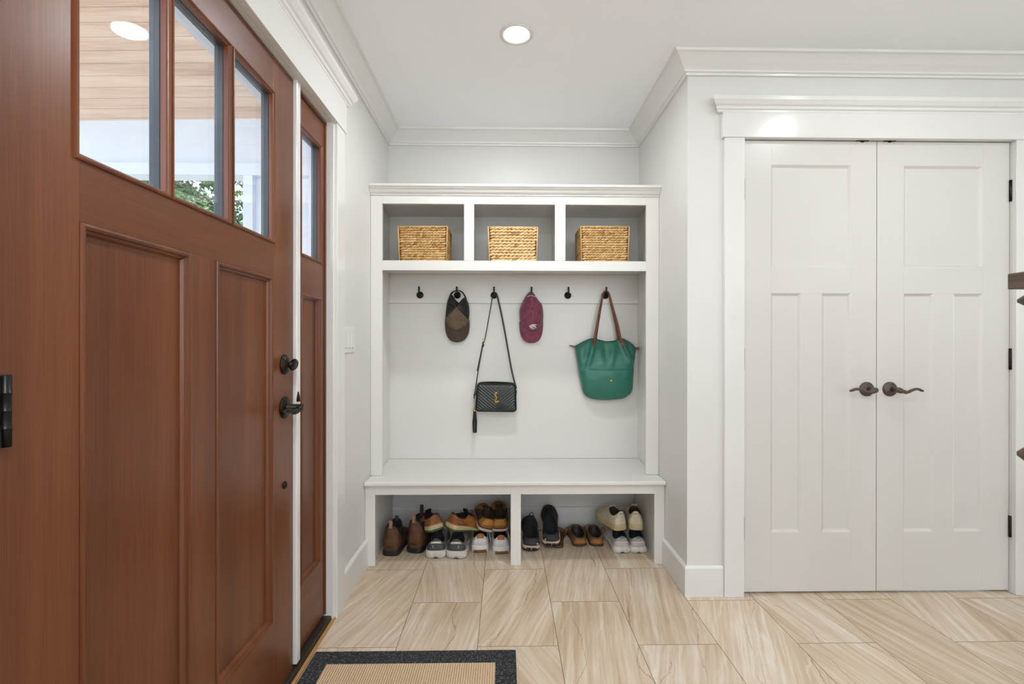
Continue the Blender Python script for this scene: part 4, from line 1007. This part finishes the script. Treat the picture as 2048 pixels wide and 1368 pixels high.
mb.ribbon(catmull([(-.044, .15, .008), (-.034, .155, .036), (0, .16, .046), (.034, .155, .036), (.044, .15, .008)], 5), .05, .003, (0, 0, 1)); mb.build('strap', m_sand, s.root, local=True)

m_moc = M('olive_brown_leather', (112, 84, 58), .45, var=.15, bump=(250, .2, .0006)); m_mocin = M('dark_brown_insole', (42, 28, 20), .6, var=.2); m_moch = M('tan_heel', (150, 96, 34), .6, var=.12); m_moclace = M('rawhide_lace', (120, 70, 36), .5)
def moc(label, loc, rot, side):
    s = Shoe('moccasin', label, loc, rot, 'open moccasins', .245, .104, side, .040, .050, .064, .030, (.012, .011), (.045, .62), .040, 1.06, False, .007, .98, .006)
    s.upper(m_moc, m_mocin); s.sole(m_tnd, k=(.96, 1.02, 1.04, 1.02), name='sole'); s.patch('heel_panel', m_moch, -.085, .085, .2, .82, .002, None, 'tan heel panel')
    mb = MB(); mb.tube([s.col(i / 48) + Vector((0, 0, .002)) for i in range(49)], .0026, 6); mb.build('collar_lace', m_moc, s.up, local=True)
    mb = MB(); p = s.col(.30 if side > 0 else .70); e = Vector((side, 0, 0))
    mb.tube(catmull([p, p + e * .012 + Vector((0, .0, .012)), p + e * .026 + Vector((0, -.006, .004)), p + e * .034 + Vector((0, -.012, -.016)), p + e * .036 + Vector((0, -.016, -.034))], 5), .0022, 6)
    mb.tube(catmull([p, p + e * .014 + Vector((0, .02, .01)), p + e * .030 + Vector((0, .026, -.006)), p + e * .032 + Vector((0, .03, -.03))], 5), .0022, 6)
    mb.build('laces', m_moclace, s.root, local=True)
moc('open brown moccasin with tan heel, nearer the black running shoes', (.424, 2.668, 0), (0, 0, 2), -1)
moc('open brown moccasin with tan heel, nearer the light gray running shoes', (.520, 2.668, 0), (0, 0, -2), 1)

m_lg = M('light_gray_heel', (168, 162, 166), .7, var=.06, bump=(700, .4, .0005)); m_bg = M('pale_taupe_overlay', (190, 180, 172), .65)
def runner_b(label, loc, rot, side):
    s = Shoe('running_shoe', label, loc, rot, 'light gray running shoes with white soles', .275, .106, side, .090, .068, .098, .034, (.036, .026), (.03, .40), .038, 1.2, False, .005, .88, .016)
    s.upper(m_lg, m_lin); s.sole(m_foam, k=(.96, 1.08, 1.10, .92), notch=.010, label='white flared foam sole'); s.sole(m_bootsole, .003, (.92, 1.0, 1.0, .98), 0, 'outsole')
    s.patch('heel_band', m_bg, -.12, .12, .0, .42, .002, None, 'pale taupe heel band'); s.patch('heel_trim', m_refl, -.13, .13, .42, .50, .0026); s.patch('heel_tab', m_gr, -.035, .035, .78, 1.0, .0022)
    s.patch('toe_overlay', m_bg, .24, .44, .0, .55, .0015); s.patch('toe_overlay', m_bg, -.44, -.24, .0, .55, .0015)
    mb = MB()
    for k in range(5):
        for sg in (-1, 1):
            p, y = s.out(sg * (.15 + .045 * k), 1.105); mb.ell(p + Vector((0, 0, .018)), .0025, .007, .0045, None, 8, 6)
    mb.build('sole_vent', m_gr, s.root, local=True)
    s.tongue(m_bg, .020); s.laces(m_foam, 5, .0016)
runner_b('light gray running shoe with white sole, left one of its pair under the cream sneakers', (.642, 2.580, 0), (0, 0, 3), -1)
runner_b('light gray running shoe with white sole in the far right corner of the bench', (.733, 2.578, 0), (0, 0, -2), 1)
m_cl = M('cream_leather', (206, 194, 168), .5, var=.05, vs=30, bump=(300, .15, .0005)); m_cls = M('yellowed_cream_sole', (196, 176, 132), .55, var=.06); m_ink = M('dark_print', (60, 54, 48), .6)
def cream(label, loc, rot, side):
    s = Shoe('sneaker', label, loc, rot, 'cream leather sneakers', .255, .096, side, .104, .078, .104, .032, (.034, .028), (.03, .40), .033, 1.16, False, .005, .97, .008)
    s.upper(m_cl, m_btl); s.sole(m_cls, k=(.98, 1.02, 1.02, 1.0)); s.patch('heel_tab', m_cl, -.075, .075, .66, 1.0, .002, lambda q: 1 - .25 * q)
    mb = MB(); s.line(mb, [(t / 100, .52 - .0 + .10 * (abs(t) / 12)) for t in range(-12, 13)], .0008, .0026); s.line(mb, [(0, v / 20) for v in range(0, 11)], .0008); mb.build('stitching', m_bg, s.up, local=True)
    cu = bpy.data.curves.new('tmp', 'FONT'); cu.body = 'GREATS'; cu.size = 1; cu.align_x = 'CENTER'; cu.resolution_u = 2
    to = bpy.data.objects.new('tmp', cu); col.objects.link(to); dg = bpy.context.evaluated_depsgraph_get(); me = bpy.data.meshes.new_from_object(to.evaluated_get(dg)); bpy.data.objects.remove(to)
    mb = MB(); wv = [v.co.copy() for v in me.vertices]
    for v in wv:
        t = -(-v.x) * .028; vv = .75 + v.y * .14; mb.vert(s.S(t, vv) + s.N(t, vv) * .0042)
    for p in me.polygons: mb.face(list(p.vertices))
    mb.build('heel_print', m_ink, s.up, local=True, label='small dark lettering on the heel')
    s.tongue(m_cl, .016); s.laces(m_cl, 5, .0018)
cream('cream sneaker with lettered heel lying on the gray shoes, toe pointing left', (.650, 2.622, .108), (-3, 0, 20), -1)
cream('cream sneaker with lettered heel nearest the right end of the bench', (.730, 2.622, .108), (-2, 0, -9), 1)

# ------------------------------------------------------------------ door mat
t = NT('mat_border'); nz = t.noise(t.obj(), 190, 3, .7); t.l(t.ramp(nz, [(.38, (22, 23, 26)), (.53, (46, 47, 50)), (.66, (112, 112, 112))]), t.p.inputs['Base Color']); t.p.inputs['Roughness'].default_value = .95; t.bump(nz, 1, .006); m_mb = t.m
t = NT('mat_center'); o_ = t.obj(); wv = t.n('ShaderNodeTexWave'); wv.bands_direction = 'X'; t.l(o_, wv.inputs[0]); wv.inputs['Scale'].default_value = 38; wv.inputs['Distortion'].default_value = 1.2; wv.inputs['Detail Scale'].default_value = 3
nz = t.noise(o_, 180, 3, .7); f = t.math('ADD', t.math('MULTIPLY', wv.outputs[1], .55), t.math('MULTIPLY', nz, .5)); t.l(t.ramp(f, [(.15, (176, 142, 108)), (.5, (210, 178, 142)), (.85, (230, 202, 168))]), t.p.inputs['Base Color']); t.p.inputs['Roughness'].default_value = .95; t.bump(f, 1, .004); m_mc = t.m
rug = thing('door_mat', 'beige ribbed door mat with a charcoal border in front of the entry door', 'mat', (-.334, 1.24, 0))
MB().box(-.700, .040, .72, 1.762, .0005, .009).build('border', m_mb, rug, bevel=.003)
MB().box(-.634, -.034, .79, 1.690, .004, .0098).build('field', m_mc, rug, bevel=.001)

# ------------------------------------------------------------------ light switch
sw = thing('light_switch', 'white three-gang light switch plate beside the sidelight casing', 'light switch', (XL, 2.18, 1.165))
MB().box(XL, XL + .006, 2.100, 2.264, 1.107, 1.224).build('plate', m_trim, sw, bevel=.002)
for k in range(3):
    y = 2.136 + .046 * k; mb = MB(); q = [(XL + .0055, y - .0165, 1.132), (XL + .0055, y + .0165, 1.132), (XL + .0055, y + .0165, 1.199), (XL + .0055, y - .0165, 1.199)]
    e = [(XL + .007, y - .0155, 1.133), (XL + .007, y + .0155, 1.133), (XL + .0105, y + .0155, 1.198), (XL + .0105, y - .0155, 1.198)]
    mb.loft([q, e], True, True, True, False); mb.build('rocker', m_trim, sw)
    mb = MB(); mb.box(XL + .0055, XL + .0068, y - .012, y + .012, 1.1255, 1.1275); mb.build('rocker_shade', m_gr, sw)  # gray strip stands in for the thin shadow line under the rocker

# ------------------------------------------------------------------ recessed lights
LL = ['recessed ceiling light above the bench alcove', 'recessed ceiling light in front of the closet doors', 'added unseen fill downlight over the camera side of the entry', 'added unseen fill downlight behind the camera, right of center', 'added unseen fill downlight toward the far right room']
for (x, y), wt, lb in zip(DOWN, DOWN_W, LL):
    o = thing('recessed_light', lb, 'ceiling light', (x, y, ZC), 'recessed ceiling lights')
    mb = MB(); mb.lathe([(.070, 0.0), (.070, -.003), (.062, -.006), (.055, -.004), (.051, .0)], (x, y, ZC - .0002), 'Z', 40); mb.build('trim_ring', m_trim, o)
    mb = MB(); mb.lathe([(.0001, -.0045), (.051, -.0045), (.0515, -.001)], (x, y, ZC - .0002), 'Z', 40); mb.build('diffuser', m_lamp, o)
    light('AREA', 'recessed_lamp', (x, y, ZC - .012), wt, .10, (0, 0, 0), (.93, .965, 1.0))

# ------------------------------------------------------------------ wooden stand at the right edge
st = thing('shelf_stand', 'weathered wooden shelf stand with turned posts cut by the right edge', 'shelf', (1.5, .9, 0))
sx0, sx1, sy0, sy1 = 1.274, 1.76, .60, 1.180
for z in (1.288, .10):
    MB().box(sx0, sx1, sy0, sy1, z, z + .040).build('shelf_board', m_drift, st, bevel=.003)
PR = [(.022, .0), (.027, .01), (.027, .05), (.020, .06), (.020, .10), (.0, .10)]
for x in (1.311, sx1 - .037):
    for y in (1.130, sy0 + .05):
        mb = MB(); pr = [(.028, .14), (.028, .20), (.018, .22), (.022, .40), (.025, .60), (.022, .80), (.018, .842), (.020, .852), (.030, .858), (.045, .872), (.045, .880), (.032, .893), (.022, .900), (.018, .92),
                         (.020, 1.05), (.018, 1.22), (.019, 1.235), (.030, 1.243), (.045, 1.254), (.045, 1.261), (.034, 1.270), (.026, 1.275), (.026, 1.288)]
        mb.lathe(pr, (x, y, 0), 'Z', 32); mb.build('post', m_turned, st)
        mb = MB(); mb.lathe([(.02, 0), (.03, .01), (.034, .04), (.028, .08), (.022, .1)], (x, y, 0), 'Z', 24); mb.build('foot', m_turned, st)

# ------------------------------------------------------------------ porch and garden outside
m_cedar = wood('knotty_cedar', 'X', (178, 144, 124), (212, 184, 166), (226, 202, 186), .55, .05, .6)
nt = m_cedar.node_tree
m_extw = M('exterior_white', (214, 224, 238), .55, var=.01, vs=4); m_lawn = M('lawn', (168, 168, 150), .9, var=.25, vs=2); m_conc = M('porch_stone', (196, 188, 176), .8, var=.08, vs=3)
ZP = lambda x, y: 4.39 - .303 * y + .02 * (x + 1.2)
mb = MB(); y = 1.42
while y < 4.26:
    y1 = y + .101
    for (a, c, up) in ((y, y1, 0),):
        x0, x1 = -4.3, -.87
        v = [(x0, a, ZP(x0, a)), (x1, a, ZP(x1, a)), (x1, c, ZP(x1, c)), (x0, c, ZP(x0, c))]
        vt = [(p[0], p[1], p[2] + .02) for p in v]; mb.loft([v, vt], True, True, True, False)
    y += .105
struct('porch_ceiling', mb, m_cedar, 'cedar plank porch ceiling seen through the door glass', 'porch ceiling')
mb = MB(); v = [(-4.3, 1.4, 4.03), (-.87, 1.4, 4.03), (-.87, 4.35, 3.155), (-4.3, 4.35, 3.07)]; mb.loft([v, [(a, b_, c + .1) for a, b_, c in v]], True, True, True, False)
struct('porch_roof', mb, m_dark, 'porch roof above the plank ceiling', 'roof')
mb = MB(); mb.box(-4.3, -.87, 4.17, 4.25, 2.70, 3.3); mb.box(-4.3, -.87, 4.12, 4.28, 2.60, 2.70)
struct('porch_beam', mb, m_extw, 'white beam and panel at the far end of the porch', 'beam')
mb = MB(); mb.box(-2.25, -.87, 4.18, 4.25, -.1, 2.6)
for k in range(5): mb.box(-2.14 + .28 * k, -2.11 + .28 * k, 4.165, 4.18, -.1, 2.6)
mb.box(-2.27, -2.19, 4.13, 4.27, -.1, 2.6)
struct('porch_end_wall', mb, m_extw, 'white boarded end wall of the porch with a corner post', 'wall')
struct('trim_11', MB().box(XL - WT, FX - .062, 1.9845 - .003, 1.9848, -.05, 2.05), m_extw, 'white outside jamb behind the sidelight', 'trim')
struct('wall_exterior_upper', MB().box(-.95, -.872, -2.4, 4.3, 2.5, 4.2), m_extw, 'white outside wall above the entry door', 'wall')
mb = MB(); mb.box(-.824, -.8125, DY0 - .08, DY0, 0, 2.056); mb.box(-.824, -.8125, DY1 + .01, DY1 + .08, 0, 2.056); mb.box(-.925, -.8125, DY0 - .08, DY1 + .08, 2.056, 2.16)
struct('trim_10', mb, m_extw, 'white outside trim around the entry door', 'trim')
struct('porch_floor', MB().box(-5.2, -.872, -2.4, 4.3, -.3, -.12), m_conc, 'pale stone porch floor outside the entry', 'porch floor')
struct('ground', MB().box(-40, -.9, -30, 45, -.6, -.45), m_lawn, 'green lawn beyond the porch', 'lawn')
def conifer(x, y, h, seed, label):
    rr = random.Random(seed); o = thing('conifer_tree', label, 'tree', (x, y, -.45), 'conifers beyond the porch')
    mb = MB(); mb.tube([(x, y, -.45), (x + .05, y, h * .5), (x, y, h)], [.16, .10, .02], 10); mb.build('trunk', m_bark, o)
    mbb, mf = MB(), MB(); nb = 120
    for k in range(nb):
        z = .6 + (h - 1.0) * (k / nb); a = k * 2.399 + rr.uniform(-.3, .3); L = (1 - z / h) ** .8 * 2.9 * rr.uniform(.75, 1.1) + .2
        d = Vector((math.cos(a), math.sin(a), 0)); P0 = Vector((x, y, z))
        pts = catmull([P0, P0 + d * L * .4 + Vector((0, 0, .10 * L)), P0 + d * L * .8 + Vector((0, 0, -.02 * L)), P0 + d * L + Vector((0, 0, -.16 * L))], 5)
        mbb.tube(pts, [.018 * (1 - .8 * i / (len(pts) - 1)) for i in range(len(pts))], 5)
        sd_ = Vector((-d.y, d.x, 0)); tb = rr.random()
        for i in range(3, len(pts)):
            for sg in (-1, 1):
                tl_ = .16 * L * rr.uniform(.7, 1.2) + .08; q0 = pts[i]; q1 = q0 + (sd_ * sg * .85 + d * .5).normalized() * tl_ + Vector((0, 0, -.25 * tl_ * rr.random()))
                mbb.tube([q0, q1], [.005, .002], 4, False)
                for m in range(12):
                    c = q0.lerp(q1, m / 11) + Vector((rr.uniform(-.02, .02), rr.uniform(-.02, .02), rr.uniform(-.03, .015)))
                    e = Vector((rr.uniform(-1, 1), rr.uniform(-1, 1), rr.uniform(-.9, .3))).normalized() * rr.uniform(.06, .12); n_ = Vector((rr.uniform(-1, 1), rr.uniform(-1, 1), rr.uniform(-1, 1))).cross(e).normalized() * .016
                    mf.ct = min(1, max(0, tb * .5 + rr.random() * .5)); ids = [mf.vert(c - n_ * .6), mf.vert(c + e * .5 - n_ * 1.2), mf.vert(c + e), mf.vert(c + e * .5 + n_ * 1.2), mf.vert(c + n_ * .6)]; mf.face(ids)
    mbb.build('branches', m_bark, o); mf.build('foliage', m_needles, o, kind='stuff')
conifer(-6.7, 8.3, 8.8, 1, 'tall conifer seen through the middle pane of the entry door')
conifer(-4.6, 10.4, 9.5, 2, 'conifer seen through the right pane beside the porch wall')
conifer(-9.4, 12.5, 11.0, 3, 'farthest conifer, mostly behind the glass pane divider')
